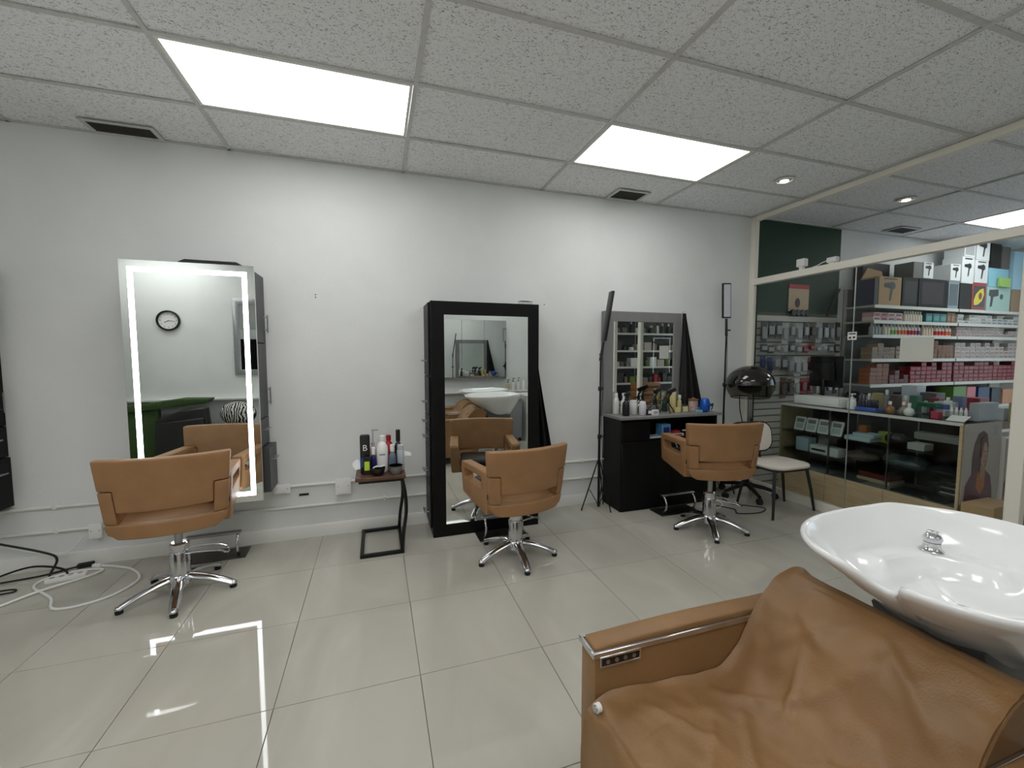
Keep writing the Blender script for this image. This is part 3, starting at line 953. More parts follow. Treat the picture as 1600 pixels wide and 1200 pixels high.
# ------------------------------------------------------------------ grey vanity station
t = thing('vanity_cabinet', 'black vanity cabinet with grey worktop and two doors', 'cabinet', (2.135, 3.30, 0), 0)
VW, VD, VH = 1.10, 0.34, 0.87
b = MB()
b.box(0, 0.02, 0.018, VD, 0, VH)
b.box(VW - 0.02, VW, 0.018, VD, 0, VH)
b.box(0.0205, VW - .0205, VD - 0.015, VD, 0.05, VH)
b.box(0.0205, VW - .0205, 0.018, VD - .0155, 0.0, 0.05)
b.box(0.0205, VW - .0205, 0.018, VD - .0155, 0.655, 0.675)
b.box(0.0205, VW - .0205, 0.018, VD - .0155, 0.85, VH)
b.build('carcass', M_black, t, 0.002, 1)
dr = MB().box(0.004, 0.30, 0.0, 0.017, 0.665, 0.845).build('side_panel', M_black, t, 0.002, 1)
for k, (x0, x1) in enumerate(((0.004, 0.545), (0.551, VW - .004))):
    d = MB().box(x0, x1, 0.0, 0.0175, 0.03, 0.655).build('door', M_black, t, 0.002, 1)
    hx = 0.505 if k == 0 else 0.59
    MB().tube(smooth_path([(hx, 0.0, 0.46), (hx, -0.03, 0.50), (hx, -0.033, 0.54), (hx, -0.03, 0.58), (hx, 0.0, 0.62)], 5), 0.006, 8).build('handle', M_steel, d)
MB().box(-0.035, VW + 0.015, -0.03, VD, VH + .0005, VH + 0.026).build('worktop', M_greywood, t, 0.003, 1)
ZV = VH + 0.0275
t = thing('framed_mirror', 'mirror in a wide grey frame standing on the vanity', 'mirror', (2.10, YB - .06, ZV), 0)
FW_, FH = 0.90, 0.99
MB().ring([(0, 0), (FW_, 0), (FW_, FH), (0, FH)], [(0.105, 0.055), (FW_ - .09, 0.055), (FW_ - .09, FH - .098), (0.105, FH - .098)], 'y', 0.0, 0.058).build('frame', M_greywood, t, 0.003, 1)
MB().box(0.105, FW_ - .09, 0.012, 0.02, 0.055, FH - .098).build('mirror_glass', M_mirror, t)
cape('hanging_cape', 'black salon cape hanging at the right of the grey framed mirror', 2.972, 3.548, ZV + 0.985, ZV + .066, 0.03, 0.25, 0.0, None)
# inside the open compartment
flatbox('light blue carton in the open shelf of the vanity', 2.60, 2.70, 3.34, 3.44, 0.6755, 0.80, mat('sky_blue_print', (92, 150, 200), .5), ink=mat('navy_print', (30, 44, 110), .5))
flatbox('flat white box on the open shelf of the vanity', 2.72, 2.86, 3.345, 3.43, 0.6755, 0.70, M_plasticw, ink=mat('magenta_print', (190, 50, 90), .5))
flatbox('small red box on the open shelf of the vanity', 2.74, 2.83, 3.36, 3.42, 0.7015, 0.725, mat('red_print', (170, 44, 52), .5))
flatbox('white tray at the front of the vanity shelf', 2.45, 2.60, 3.325, 3.43, 0.6755, 0.69, mat('pale_tray', (196, 206, 212), .4), cat='tray', name='tray')
t = thing('clipper', 'silver hair clipper lying at the right of the vanity shelf', 'clipper', (3.02, 3.42, 0.70), -.4)
MB().cyl((-0.10, 0, 0.0), (0.08, 0, 0.02), 0.022, 0.018, 12).build('body', M_steel, t)
MB().box(0.08, 0.11, -0.02, 0.02, 0.005, 0.03).build('blade', M_blackm, t, 0.002)
# goods on the worktop
M_whbottle = mat('white_bottle', (214, 214, 210), .4)
bottle('black trigger spray bottle at the left of the vanity top', (2.215, 3.37, ZV), 0.034, 0.21, M_plasticb, M_plasticb, 'spray', cap_h=.3)
bottle('clear white bottle behind the black spray bottle on the vanity', (2.195, 3.51, ZV), 0.03, 0.20, M_whbottle, M_plasticw, 'round', cap_h=.18, cap_r=.55)
bottle('white trigger spray bottle behind the black one on the vanity', (2.275, 3.50, ZV), 0.032, 0.20, M_whbottle, M_plasticw, 'spray', cap_h=.28)
bottle('white jar with ribbed sides left of centre on the vanity', (2.335, 3.43, ZV), 0.036, 0.135, M_whbottle, M_plasticw, 'cylinder', cap_h=.2, cap_r=.9)
bottle('white lavender tinted jar nearest the label card on the vanity', (2.39, 3.36, ZV), 0.033, 0.13, mat('lavender_white', (206, 204, 214), .4), M_plasticw, 'cylinder', cap_h=.18, cap_r=.85)
bottle('brown dropper bottle with black cap on the vanity', (2.42, 3.44, ZV), 0.02, 0.135, mat('brown_glass', (76, 50, 38), .2), M_plasticb, 'round', cap_h=.35, cap_r=.55)
bottle('slim brown bottle with dark cap beside the phone stand on the vanity', (2.46, 3.44, ZV), 0.019, 0.135, mat('tan_label', (150, 112, 84), .4), M_plasticb, 'round', cap_h=.3, cap_r=.6)
flatbox('dark purple jar box with white lid on the vanity', 2.43, 2.475, 3.335, 3.375, ZV, ZV + .055, mat('dark_purple', (52, 40, 64), .4), cat='jar', name='jar_box', ink=M_plasticw)
flatbox('small white label card at the front of the vanity', 2.47, 2.535, 3.31, 3.335, ZV, ZV + .05, M_plasticw, cat='card', name='label_card', ink=mat('grey_print', (170, 168, 172), .5))
def phone_stand(loc, rz, label, ext):
    t = thing('phone_tripod', label, 'tripod', loc, rz, 'small phone tripods on the vanity')
    for k in range(3):
        a = 2 * PI * k / 3 + .4
        MB().cyl((0.0, 0, 0.11), (0.085 * math.cos(a), 0.085 * math.sin(a), 0.006), 0.006, 0.005, 8).build('leg', M_plasticb, t)
    MB().lathe([(.012, .10), (.016, .115), (.012, .15), (.008, .165)], n=10).build('hub', M_plasticb, t)
    MB().cyl((0, 0, .16), (0.03, 0.0, .20), .012, .012, 10).build('joint', M_plasticb, t)
    c = MB().box(-.045, .045, -.012, .012, -.018, .018)
    c.rot(-.35, 'Y')
    c.map(lambda x, y, z: (x + .03, y, z + .218))
    c.build('clamp', M_plasticb, t, .004)
    MB().cyl((0.0, 0, .135), (-ext, .0, .12), .007, .006, 8).build('handle', M_plasticb, t)
phone_stand((2.60, 3.46, ZV), .2, 'black phone tripod nearer the mirror centre on the vanity', .06)
phone_stand((2.70, 3.39, ZV), -.3, 'black phone tripod nearer the front of the vanity', .10)
M_gold = mat('pale_gold_liquid', (206, 190, 128), .3)
bottle('flat pale gold bottle with a large number on the vanity', (2.82, 3.47, ZV), 0.03, 0.21, M_gold, mat('cream_cap', (226, 220, 196), .4), 'cylinder', cap_h=.18, cap_r=1.0)
bottle('slim pale gold bottle with round white cap on the vanity', (2.90, 3.47, ZV), 0.02, 0.165, M_gold, M_plasticw, 'round', cap_h=.22, cap_r=.75)
flatbox('small yellow carton in front of the gold bottles on the vanity', 2.80, 2.86, 3.40, 3.43, ZV, ZV + .05, mat('pale_yellow_print', (214, 204, 140), .5))
flatbox('small cream carton beside the slim gold bottle on the vanity', 2.925, 2.965, 3.42, 3.45, ZV, ZV + .05, mat('cream_print', (222, 214, 170), .5))
bottle('dark green bottle behind the phone tripod on the vanity', (2.76, 3.52, ZV), 0.024, 0.15, mat('dark_green_glass', (30, 56, 44), .2), M_plasticb, 'round', cap_h=.2)
t = thing('picture_canister', 'patterned canister with a brown lid on the vanity', 'canister', (3.035, 3.43, ZV), 0)
MB().lathe([(.045, 0), (.047, .01), (.047, .10), (.045, .105)], n=20).build('body', mat('patterned_paper', (170, 150, 140), .5, var=.5, scale=40), t)
MB().lathe([(.049, .1055), (.05, .125), (.02, .13), (.01, .14)], n=20).build('lid', mat('brown_lid', (116, 84, 60), .5), t)
t = thing('hair_dryer', 'metallic blue hair dryer lying at the right of the vanity', 'hair dryer', (3.115, 3.36, ZV), .2)
M_bluem = mat('metallic_blue', (36, 96, 190), .25, .5)
MB().lathe([(.028, 0), (.046, .012), (.05, .05), (.046, .10), (.036, .13), (.02, .137)], n=22).build('barrel', M_bluem, t)
MB().cyl((.04, 0, .075), (.105, -.0, .062), .018, .014, 12).build('handle', M_bluem, t)
MB().tube(smooth_path([(.10, 0, .063), (.13, 0, .075), (.135, .01, .04), (.135, .02, .006)], 5), .005, 8).build('cord', M_rubber, t)
flatbox('crumpled light blue wrapper beside the blue hair dryer', 3.0, 3.06, 3.325, 3.365, ZV, ZV + .025, mat('light_blue_film', (130, 180, 206), .3), cat='wrapper', name='wrapper')

# ------------------------------------------------------------------ light stands
def light_stand(loc, label, zhead, lean, headlen, face):
    t = thing('light_stand', label, 'light stand', loc, 0, 'tripod light stands')
    MB().cyl((0, 0, 0.03), (0, 0, 0.72), 0.0125, n=10).build('pole_section', M_blackm, t)
    MB().cyl((0, 0, 0.70), (0.004, 0, zhead), 0.0085, n=10).build('pole_section', M_blackm, t)
    for z in (0.70, 1.15):
        MB().lathe([(.016, z - .02), (.018, z - .015), (.018, z + .015), (.016, z + .02)], n=12).build('clamp_collar', M_plasticb, t)
        MB().cyl((.014, 0, z), (.036, -.006, z), .006, n=8).build('clamp_knob', M_plasticb, t)
    for k in range(3):
        a = 2 * PI * k / 3 + .9
        c, s = math.cos(a), math.sin(a)
        MB().cyl((.012 * c, .012 * s, 0.47), (.24 * c * .72, .24 * s * .52, 0.004), .006, n=8).build('leg', M_blackm, t)
        MB().cyl((.012 * c, .012 * s, 0.06), (.13 * c * .72, .13 * s * .52, 0.20), .004, n=6).build('leg_brace', M_blackm, t)
    h = thing_part('lamp_head', t)
    h.location = (0.004, 0, zhead)
    h.rotation_euler = lean
    MB().cyl((0, 0, -0.02), (0, 0, 0.16), .015, .012, 10).build('grip', M_plasticb, h)
    MB().cyl((0.01, 0, 0.04), (0.045, 0, 0.04), .008, n=8).build('tilt_knob', M_plasticb, h)
    MB().box(-.047, .047, -.012, .012, .165, .165 + headlen).build('lamp_panel', M_plasticb, h, .004)
    if face:
        MB().box(-.038, .038, -.0135, -.0122, .178, .15 + headlen).build('diffuser', mat('lamp_diffuser', (206, 206, 214), .5), h)
    MB().tube(smooth_path([(.03, .02, zhead + .1), (.035, .01, zhead - .3), (.022, .01, .9), (.04, .01, .5), (.03, .02, .02)], 6), .0028, 6).build('power_cord', M_rubber, t)
    return t
light_stand((1.985, 3.45, 0), 'black tripod light stand edge-on, left of the vanity', 1.43, (R(9), 0, R(80)), 0.46, True)
light_stand((3.492, 3.50, 0), 'black tripod light stand with panel lamp facing forward, right of the vanity', 1.68, (0, R(-2), R(-8)), 0.36, True)

# ------------------------------------------------------------------ hood dryer on castors
t = thing('hood_dryer', 'salon hood dryer with smoked dome on a castor stand', 'hood dryer', (3.635, 3.31, 0), 0)
M_smoke = mat('smoked_plastic', (26, 23, 22), .1, coat=.5)
M_visor = glass_mat('smoked_visor', (0.50, 0.47, 0.42))
zc = 1.165
MB().ball((0, 0, zc), .232, .215, .19, 32, 10, 0.0, 1.0).build('dome', M_smoke, t)
def vis(u, v):
    a = 2 * PI * u
    rr = 1 - .22 * v ** 2
    return (.231 * rr * math.cos(a), .214 * rr * math.sin(a), zc - .002 - .13 * v)
MB().grid(vis, 36, 5, wrap=True).build('visor', M_visor, t)
MB().tube([(.180 * math.cos(a), .167 * math.sin(a), zc - .134) for a in [2 * PI * k / 36 for k in range(36)]], .006, 6, closed=True).build('visor_rim', M_plasticb, t)
MB().tube([(.233 * math.cos(a), .216 * math.sin(a), zc) for a in [2 * PI * k / 40 for k in range(40)]], .005, 6, closed=True).build('seam_ring', M_plasticb, t)
for s in (-1, 1):
    MB().cyl((s * .225, 0, zc + .0), (s * .26, 0, zc - .01), .022, n=12).build('pivot_knob', M_plasticb, t)
MB().ball((0, 0, zc - .03), .12, .11, .07, 18, 8).build('inner_fan', mat('dark_brown_plastic', (40, 33, 28), .4), t)
MB().cyl((0.0, 0.0, .12), (0.0, 0.0, zc - .10), .018, n=14).build('stand_pole', M_steel, t)
MB().cyl((0.0, 0.0, .12), (0.0, 0.0, .60), .025, n=14).build('outer_pole', M_blackm, t)
MB().cyl((0.0, 0.0, zc - .10), (0, .0, zc - .04), .022, n=12).build('neck', M_plasticb, t)
for k in range(5):
    a = 2 * PI * k / 5 + R(33)
    c, s = math.cos(a), math.sin(a)
    MB().tube([(0, 0, .13), (.15 * c, .15 * s, .105), (.26 * c, .26 * s, .075)], [.022, .02, .016], 10).build('base_leg', M_plasticb, t)
    MB().cyl((.26 * c - .02 * s, .26 * s + .02 * c, .03), (.26 * c + .02 * s, .26 * s - .02 * c, .03), .03, n=14).build('castor', M_rubber, t)
for dx in (-.07, .05):
    MB().tube(smooth_path([(dx, .06, zc - .12), (dx - .02, .03, .9), (dx + .02, .03, .75), (dx * .6, .03, .55), (0.03, .03, .3)], 5), .005, 6).build('cable', M_rubber, t)

# ------------------------------------------------------------------ white visitor chair
t = thing('visitor_chair', 'visitor chair with white seat and back and black legs', 'chair', (3.585, 2.93, 0), 0)
M_cream2 = mat('white_seat_vinyl', (226, 218, 208), .5)
M_blackf = mat('black_chair_frame', (20, 20, 20), .45)
seat = MB()
def seatfn(x, y, z): return (x, y, z)
poly = [(p[0], p[1]) for p in rrect(-.24, .24, -.20, .20, .13, 8)]
MB().prism(poly, 'z', .43, .463).build('seat', M_cream2, t, .014, 3)
MB().prism([(x * .98, y * .98) for x, y in poly], 'z', .415, .4295).build('seat_shell', M_blackf, t, .003, 1)
for (sx, sy, ex, ey) in ((-.20, -.14, -.27, -.20), (.21, -.12, .31, -.14), (-.18, .15, -.24, .22), (.20, .12, .27, .13)):
    MB().tube([(sx, sy, .425), ((sx * .4 + ex * .6), (sy * .4 + ey * .6), .2), (ex, ey, .004)], [.019, .017, .014], 4).build('leg', M_blackf, t, smooth=30)
bk = thing_part('backrest', t)
bk.location = (-.135, .16, .465)
bk.rotation_euler = (R(-8), 0, R(-6))
br = rrect(-.235, .235, .06, .355, .11, 8)
MB().prism(br, 'y', -.016, .016).build('back_shell', M_blackf, bk, .006, 2)
MB().prism([(x * .93, .2075 + (z - .2075) * .90) for x, z in br], 'y', -.024, -.0165).build('back_pad', M_cream2, bk, .004, 2)
for s in (-1, 1):
    MB().tube([(s * .12, .03, -.04), (s * .12, .035, .06), (s * .12, .022, .15)], .011, 8).build('back_support', M_blackf, bk)

# floor mat of darker tone and cables near the dryer
def cable(label, pts, r, m, name='cable', cat='cable', plugs=(), group=None):
    t = thing(name, label, cat, (0, 0, 0), 0, group)
    MB().tube(smooth_path(pts, 8), r, 6).build('cord', m, t)
    for i, (c, s, a) in enumerate(plugs):
        MB().cbox((0, 0, 0), s).rot(a).map(lambda x, y, z: (x + c[0], y + c[1], z + c[2])).build('plug', m, t, min(s) * .2, 2)
    return t
cable('thin black cable looping on the floor beside the visitor chair', [(3.05, 3.25, .005), (3.2, 3.05, .005), (3.15, 2.95, .005), (3.35, 2.9, .005), (3.5, 2.97, .005), (3.40, 3.08, .005), (3.30, 3.16, .005), (3.35, 3.4, .005)], .005, M_rubber)
cable('thin white cable on the floor beside the vanity cabinet', [(2.95, 3.2, .004), (3.05, 3.12, .004), (3.2, 3.18, .004), (3.28, 3.35, .004)], .004, M_plasticw)
# cables at the lower left
cable('thick black cable hanging from the left cabinet to the floor', [(-2.55, 3.5, .36), (-2.35, 3.52, .26), (-2.12, 3.53, .16), (-2.06, 3.54, .10), (-2.08, 3.5, .012), (-2.02, 3.42, .007), (-1.98, 3.48, .007), (-2.05, 3.55, .03), (-2.2, 3.56, .06), (-2.35, 3.54, .03), (-2.42, 3.45, .007)], .007, M_rubber)
cable('black cable with plug lying along the baseboard', [(-2.6, 3.38, .006), (-2.4, 3.47, .006), (-2.15, 3.52, .006), (-2.03, 3.575, .008), (-1.985, 3.588, .012)], .006, M_rubber, plugs=(((-1.94, 3.595, .016), (.085, .036, .03), .2),))
cable('black cable loop on the floor at the left edge', [(-2.5, 3.2, .006), (-2.3, 3.30, .006), (-2.16, 3.33, .006), (-2.2, 3.37, .006), (-2.4, 3.35, .006)], .005, M_rubber)
cable('long white extension cord curling across the floor at left', [(-1.84, 3.56, .01), (-1.75, 3.53, .007), (-1.60, 3.43, .007), (-1.50, 3.27, .007), (-1.55, 3.10, .007), (-1.68, 3.02, .007), (-1.80, 3.03, .007), (-1.88, 3.16, .007), (-1.98, 3.26, .007), (-2.08, 3.36, .007), (-2.08, 3.46, .007), (-1.95, 3.52, .009), (-1.80, 3.50, .009), (-1.83, 3.40, .015), (-2.0, 3.27, .015), (-2.15, 3.12, .007), (-2.3, 3.08, .007)], .0075, M_plasticw, plugs=(((-1.86, 3.565, .013), (.06, .028, .024), -.3),))
t = thing('power_strip', 'white power strip lying on the floor among the cords', 'power strip', (-1.95, 3.42, 0), R(12))
MB().box(-.098, .098, -.022, .022, 0, .032).build('housing', M_plasticw, t, .006)
for k in range(4):
    MB().cyl((-.066 + .044 * k, 0, .0322), (-.066 + .044 * k, 0, .033), .014, n=12).build('socket', mat('socket_grey', (160, 160, 158), .5), t)
cable('thin white cable sagging along the wall at left', [(-2.45, 3.6, .26), (-2.25, 3.59, .16), (-2.05, 3.585, .12), (-1.98, 3.59, .17), (-1.93, 3.60, .235)], .005, M_plasticw)

# ------------------------------------------------------------------ shampoo units (lounger with basin)
def lounger(label):
    t = thing('shampoo_lounger', label, 'lounger', (0.95, 0.755, 0), 0, 'shampoo loungers')
    ox, oy = 0.95, 0.755
    prof = [(1.30, .30), (1.385, .50), (1.43, .655), (1.412, .698), (1.37, .718), (1.32, .712), (1.272, .688), (1.215, .632), (1.15, .535), (1.095, .468), (1.04, .436), (.96, .43), (.87, .436), (.76, .450), (.66, .455), (.60, .444), (.572, .415), (.562, .36), (.560, .26), (.575, .16)]
    path = [p for p in smooth_path([(x, 0, z) for x, z in prof], 8)]
    N = len(path) - 1
    y0, y1 = .478, 1.032
    creases = [((.95, .98), (1.26, .66), .016), ((.78, .62), (1.02, .93), .014), ((1.07, 1.0), (1.03, .50), .030), ((.70, .98), (.84, .80), .011), ((1.14, .98), (1.27, .78), .012), ((1.18, .55), (1.29, .72), .010), ((.66, .60), (.88, .72), .012), ((.90, .90), (.72, .72), .010), ((1.05, .80), (1.20, .86), .010), ((1.12, .60), (.98, .72), .012), ((.64, .85), (.76, .90), .009), ((1.24, .92), (1.20, .80), .009)]
    def dent(x, y):
        d = 0
        for (a, b, w) in creases:
            ax, ay = a; bx, by = b
            vx, vy = bx - ax, by - ay
            q = max(0, min(1, ((x - ax) * vx + (y - ay) * vy) / (vx * vx + vy * vy)))
            dist = math.hypot(x - ax - q * vx, y - ay - q * vy)
            d += 0.0095 * math.exp(-(dist / w) ** 2) * math.sin(PI * q) ** .5
        return d
    NV = 70
    vs_, fs_ = [], []
    for i in range(N + 1):
        p = path[i]
        tg = (path[min(N, i + 1)] - path[max(0, i - 1)]).normalized()
        nrm = Vector((-tg.z, 0, tg.x))
        nrm = Vector((tg.z, 0, -tg.x))
        for j in range(NV + 1):
            v = j / NV
            y = y0 + (y1 - y0) * v
            e = min(v, 1 - v)
            edge = -0.014 * math.exp(-(e / .035) ** 1.0)
            sag = -0.010 * math.sin(PI * v) * (1 if .6 < p.x < 1.35 else .3)
            n_ = 0.008 * mnoise.noise(Vector((p.x * 9, y * 9, p.z * 9))) + 0.004 * mnoise.noise(Vector((p.x * 24, y * 22, p.z * 24)))
            top_in = 1 if 40 < i < N - 26 else .3
            h = edge + sag + (n_ - dent(p.x, y)) * top_in
            vs_.append((p.x + nrm.x * -h - ox, y - oy, p.z + nrm.z * -h))
    for i in range(N):
        for j in range(NV):
            a = i * (NV + 1) + j
            fs_.append((a, a + 1, a + NV + 2, a + NV + 1))
    mb = MB().add(vs_, fs_)
    # close the sides and the bottom as one solid
    for j in (0, NV):
        fs2 = tuple(i * (NV + 1) + j for i in range(N + 1))
        mb.f.append(fs2)
    mb.f.append(tuple(j for j in range(NV + 1)) + tuple(N * (NV + 1) + j for j in reversed(range(NV + 1))))
    cushion = mb.build('cushion', M_tan2, t, smooth=70)
    for yy in (y0 + .001, y1 - .001):
        MB().tube([(p.x - ox, yy - oy, p.z) for p in path[6:-6]], .0045, 6).build('piping', M_tan2, cushion)
    # arms
    for k, (ya, yb_) in enumerate(((1.036, 1.122), (.388, .474))):
        arm = MB().prism([(x - ox, z) for x, z in ((.592, .0 + .10), (1.30, .10), (1.36, .575), (.592, .575))], 'y', ya - oy, yb_ - oy).build('arm', M_tan2, t, .006, 2)
        MB().ring([(p[0] - ox, p[1] - oy) for p in ((.584, ya - .004), (1.358, ya - .004), (1.358, yb_ + .004), (.584, yb_ + .004))],
                  [(p[0] - ox, p[1] - oy) for p in ((.594, ya + .006), (1.35, ya + .006), (1.35, yb_ - .006), (.594, yb_ - .006))], 'z', .5755, .594).build('chrome_trim', M_chrome, arm, .002, 1)
        def pad(x, y, z):
            return (x, y, z + .008 * math.sin(PI * max(0, min(1, (x + ox - .59) / .77))) * (z > .59))
        pb = MB()
        nseg = 10
        for q in range(1):
            xs = [.596 + (1.348 - .596) * i / nseg for i in range(nseg + 1)]
            v2, f2 = [], []
            for x in xs:
                v2 += [(x - ox, ya + .008 - oy, .578), (x - ox, yb_ - .008 - oy, .578), (x - ox, yb_ - .008 - oy, .602), (x - ox, ya + .008 - oy, .602)]
            for i in range(nseg):
                for c in range(4):
                    f2.append((i * 4 + c, i * 4 + (c + 1) % 4, (i + 1) * 4 + (c + 1) % 4, (i + 1) * 4 + c))
            f2 += [(0, 1, 2, 3), tuple(nseg * 4 + c for c in range(4))]
            pb.add(v2, f2)
        pb.map(pad)
        pb.build('arm_pad', M_tan2, arm, .008, 3)
        MB().box(.70 - ox, .76 - ox, ya + .02 - oy, yb_ - .02 - oy, 0.0, .0995).build('foot', M_steel, t)
        MB().box(1.14 - ox, 1.20 - ox, ya + .02 - oy, yb_ - .02 - oy, 0.0, .0995).build('foot', M_steel, t)
        if k == 0:
            yi = ya - oy
            MB().ring([(.606 - ox, .545), (.746 - ox, .545), (.746 - ox, .584 - .004), (.606 - ox, .580)], [(.612 - ox, .551), (.740 - ox, .551), (.740 - ox, .574), (.612 - ox, .574)], 'y', yi - .006, yi - .0002).build('control_frame', M_chrome, arm, .001, 1)
            pl = MB().box(.612 - ox, .740 - ox, yi - .004, yi - .0003, .551, .574).build('control_panel', M_plasticb, arm)
            for q in range(4):
                cx = .632 + .0295 * q - ox
                MB().cyl((cx, yi - .004, .5625), (cx, yi - .0065, .5625), .0068, n=14).build('button', M_steel, pl)
            MB().cyl((.578 - ox, yi - .032, .454), (.592 - ox, yi - .03, .454), .013, n=16).build('knob', M_plasticw, t)
            MB().cyl((.574 - ox, yi - .033, .454), (.578 - ox, yi - .032, .454), .010, n=16).build('knob_cap', M_chrome, t)
            MB().box(.5905 - ox, .5918 - ox, yi + .012, yi + .04, .245, .285).build('maker_tag', M_plasticb, arm)
    # base frame
    MB().box(.66 - ox, 1.28 - ox, .50 - oy, 1.01 - oy, .08, .20).build('base_frame', M_plasticb, t, .01)
    return t
lg = lounger('worn tan leather shampoo lounger in the foreground with arm controls')
MAINU = lg

def basin_unit(label):
    cx, cy = 1.64, 0.725
    t = thing('shampoo_basin', label, 'basin', (cx, cy, 0), 0, 'shampoo basins')
    NA = 120
    def rim_r(th):
        c, s = math.cos(th), math.sin(th)
        e = 2.5
        a = .395 if c > 0 else .425
        b = .345
        return 1.0 / ((abs(c) / a) ** e + (abs(s) / b) ** e) ** (1 / e)
    def rim_z(th):
        c = math.cos(th)
        z = .896 + .004 * max(0, c) - .004 * max(0, -c)
        z += .008 * math.exp(-((abs(math.atan2(math.sin(th), math.cos(th))) - 1.0) / .18) ** 2)
        return z
    def notch(th):
        d = abs(math.atan2(math.sin(th - PI), math.cos(th - PI)))
        return math.exp(-(d / .13) ** 4)
    rings = [(.20, -.320, .10), (.30, -.315, .10), (.46, -.26, .08), (.66, -.17, .05), (.86, -.085, .02), (.965, -.035, .005), (1.0, -.014, 0), (.995, -.003, 0), (.975, 0, 0), (.95, -.006, 0)]
    for q in range(1, 23):
        s_ = .95 - .90 * q / 22
        rings.append((s_, -.006 - .188 * (1 - (s_ / .95) ** 2.6) ** .8, 0))
    def sstep(a_, b_, x):
        x = max(0, min(1, (x - a_) / (b_ - a_)))
        return x * x * (3 - 2 * x)
    def deck(s, th):
        d = math.degrees(math.atan2(math.sin(th), math.cos(th)))
        ang = sstep(-12, 4, d) * (1 - sstep(104, 122, d))
        return ang * sstep(.43, .52, s)
    NOUT = 10
    vs_, fs_ = [], []
    for ri, (s, dz, sh) in enumerate(rings):
        for k in range(NA):
            th = 2 * PI * k / NA
            r = rim_r(th) * s
            nt_ = notch(th)
            z = rim_z(th) + dz
            if s > .55:
                w = min(1, (s - .55) / .35)
                r *= 1 - .20 * nt_ * w
                z -= .062 * nt_ * w * (1 if s > .85 else .4)
            if ri >= NOUT:
                dk_ = deck(s, th)
                if z < .785:
                    z += (.785 - z) * dk_
            vs_.append((r * math.cos(th) + sh, r * math.sin(th), z))
    for i in range(len(rings) - 1):
        for k in range(NA):
            fs_.append((i * NA + k, i * NA + (k + 1) % NA, (i + 1) * NA + (k + 1) % NA, (i + 1) * NA + k))
    fs_.append(tuple(range(NA)))
    fs_.append(tuple((len(rings) - 1) * NA + k for k in range(NA)))
    bow = MB().add(vs_, fs_).build('bowl', M_ceramic, t, smooth=80)
    MB().lathe([(.001, .709), (.03, .709), (.034, .707), (.03, .704)], (0, 0, 0), 20).build('drain', M_chrome, bow)
    # deck step, mixer and hand shower
    mx = thing_part('mixer_tap', t)
    mx.location = (.175, .165, .783)
    mx.rotation_euler = (0, 0, R(200))
    MB().lathe([(.032, 0), (.033, .008), (.026, .014), (.022, .028), (.024, .035)], n=24).build('tap_base', M_chrome, mx)
    MB().ball((0, 0, .048), .027, .027, .022, 20, 10).build('tap_body', M_chrome, mx)
    lv = MB().box(-.005, .045, -.014, .014, .062, .074)
    lv.rot(R(-14), 'Y')
    lv.build('tap_lever', M_chrome, mx, .005, 3)
    MB().tube(smooth_path([(.24, -.10, .78), (.24, -.10, .815), (.22, -.10, .83), (.19, -.10, .82)], 5), .012, 10).build('shower_head', M_chrome, t)
    MB().lathe([(.020, .76), (.022, .78), (.016, .79)], (.24, -.10, 0), 16).build('hose_ring', M_chrome, t)
    # pedestal
    MB().lathe([(.12, .0), (.12, .03), (.085, .05), (.078, .45), (.10, .585)], (.09, 0, 0), 28).build('pedestal', M_chrome, t)
    MB().prism([(-.12, .56), (.20, .56), (.22, .595), (-.09, .66), (-.16, .70), (-.185, .70)], 'y', -.13, .13).build('support_bracket', mat('grey_cowl', (96, 96, 98), .4, .3), t, .006)
    MB().box(-.02, .16, -.14, .14, .30, .555).build('tilt_housing', M_plasticb, t, .01)
    for s in (-.05, .06):
        MB().tube(smooth_path([(.02, s, .60), (-.08, s * 1.4, .5), (-.02, s * 1.2, .3), (.06, s, .08)], 6), .009, 8).build('hose', M_steel, t)
    return t
bs = basin_unit('white ceramic shampoo basin in the foreground with chrome mixer tap')
def clone_at(o, dx, dy, label):
    c = copy_tree(o)
    c.location = (o.location[0] + dx, o.location[1] + dy, 0)
    c['label'] = label
    return c
clone_at(lg, .08, -.85, 'second tan shampoo lounger, seen only in the tower mirror')
clone_at(bs, .08, -.85, 'second white shampoo basin, seen only in the tower mirror')

# ------------------------------------------------------------------ shop: slatwall with hanging packs
M_slat = mat('slatwall_white', (206, 202, 192), .5)
t = thing('slatwall', 'white slatwall panel for hanging goods on the shop wall', 'slatwall', (3.99, YB, 0), 0)
MB().box(0, 1.31, -.006, -.0008, 0, 1.935).build('backing', mat('slat_groove', (92, 90, 84), .7), t)
sl = MB().prism([(-.006, 0), (-.02, 0.004), (-.02, .062), (-.012, .066), (-.006, .066)], 'x', 0, 1.31).mesh('slat', M_slat, 0, 1, 20)
for k in range(25):
    inst('slat', sl, t, (0, 0, .012 + .0762 * k))
PACK = [((120, 120, 122), 'grey'), ((58, 58, 62), 'charcoal'), ((168, 166, 164), 'pale grey'), ((46, 60, 110), 'blue'), ((150, 46, 52), 'red'), ((196, 192, 186), 'white'), ((96, 70, 54), 'brown'), ((196, 158, 116), 'beige')]
M_blister = mat('blister_plastic', (150, 152, 154), .25)
rowname = ('top', 'upper middle', 'lower middle', 'bottom')
pack_me = {}
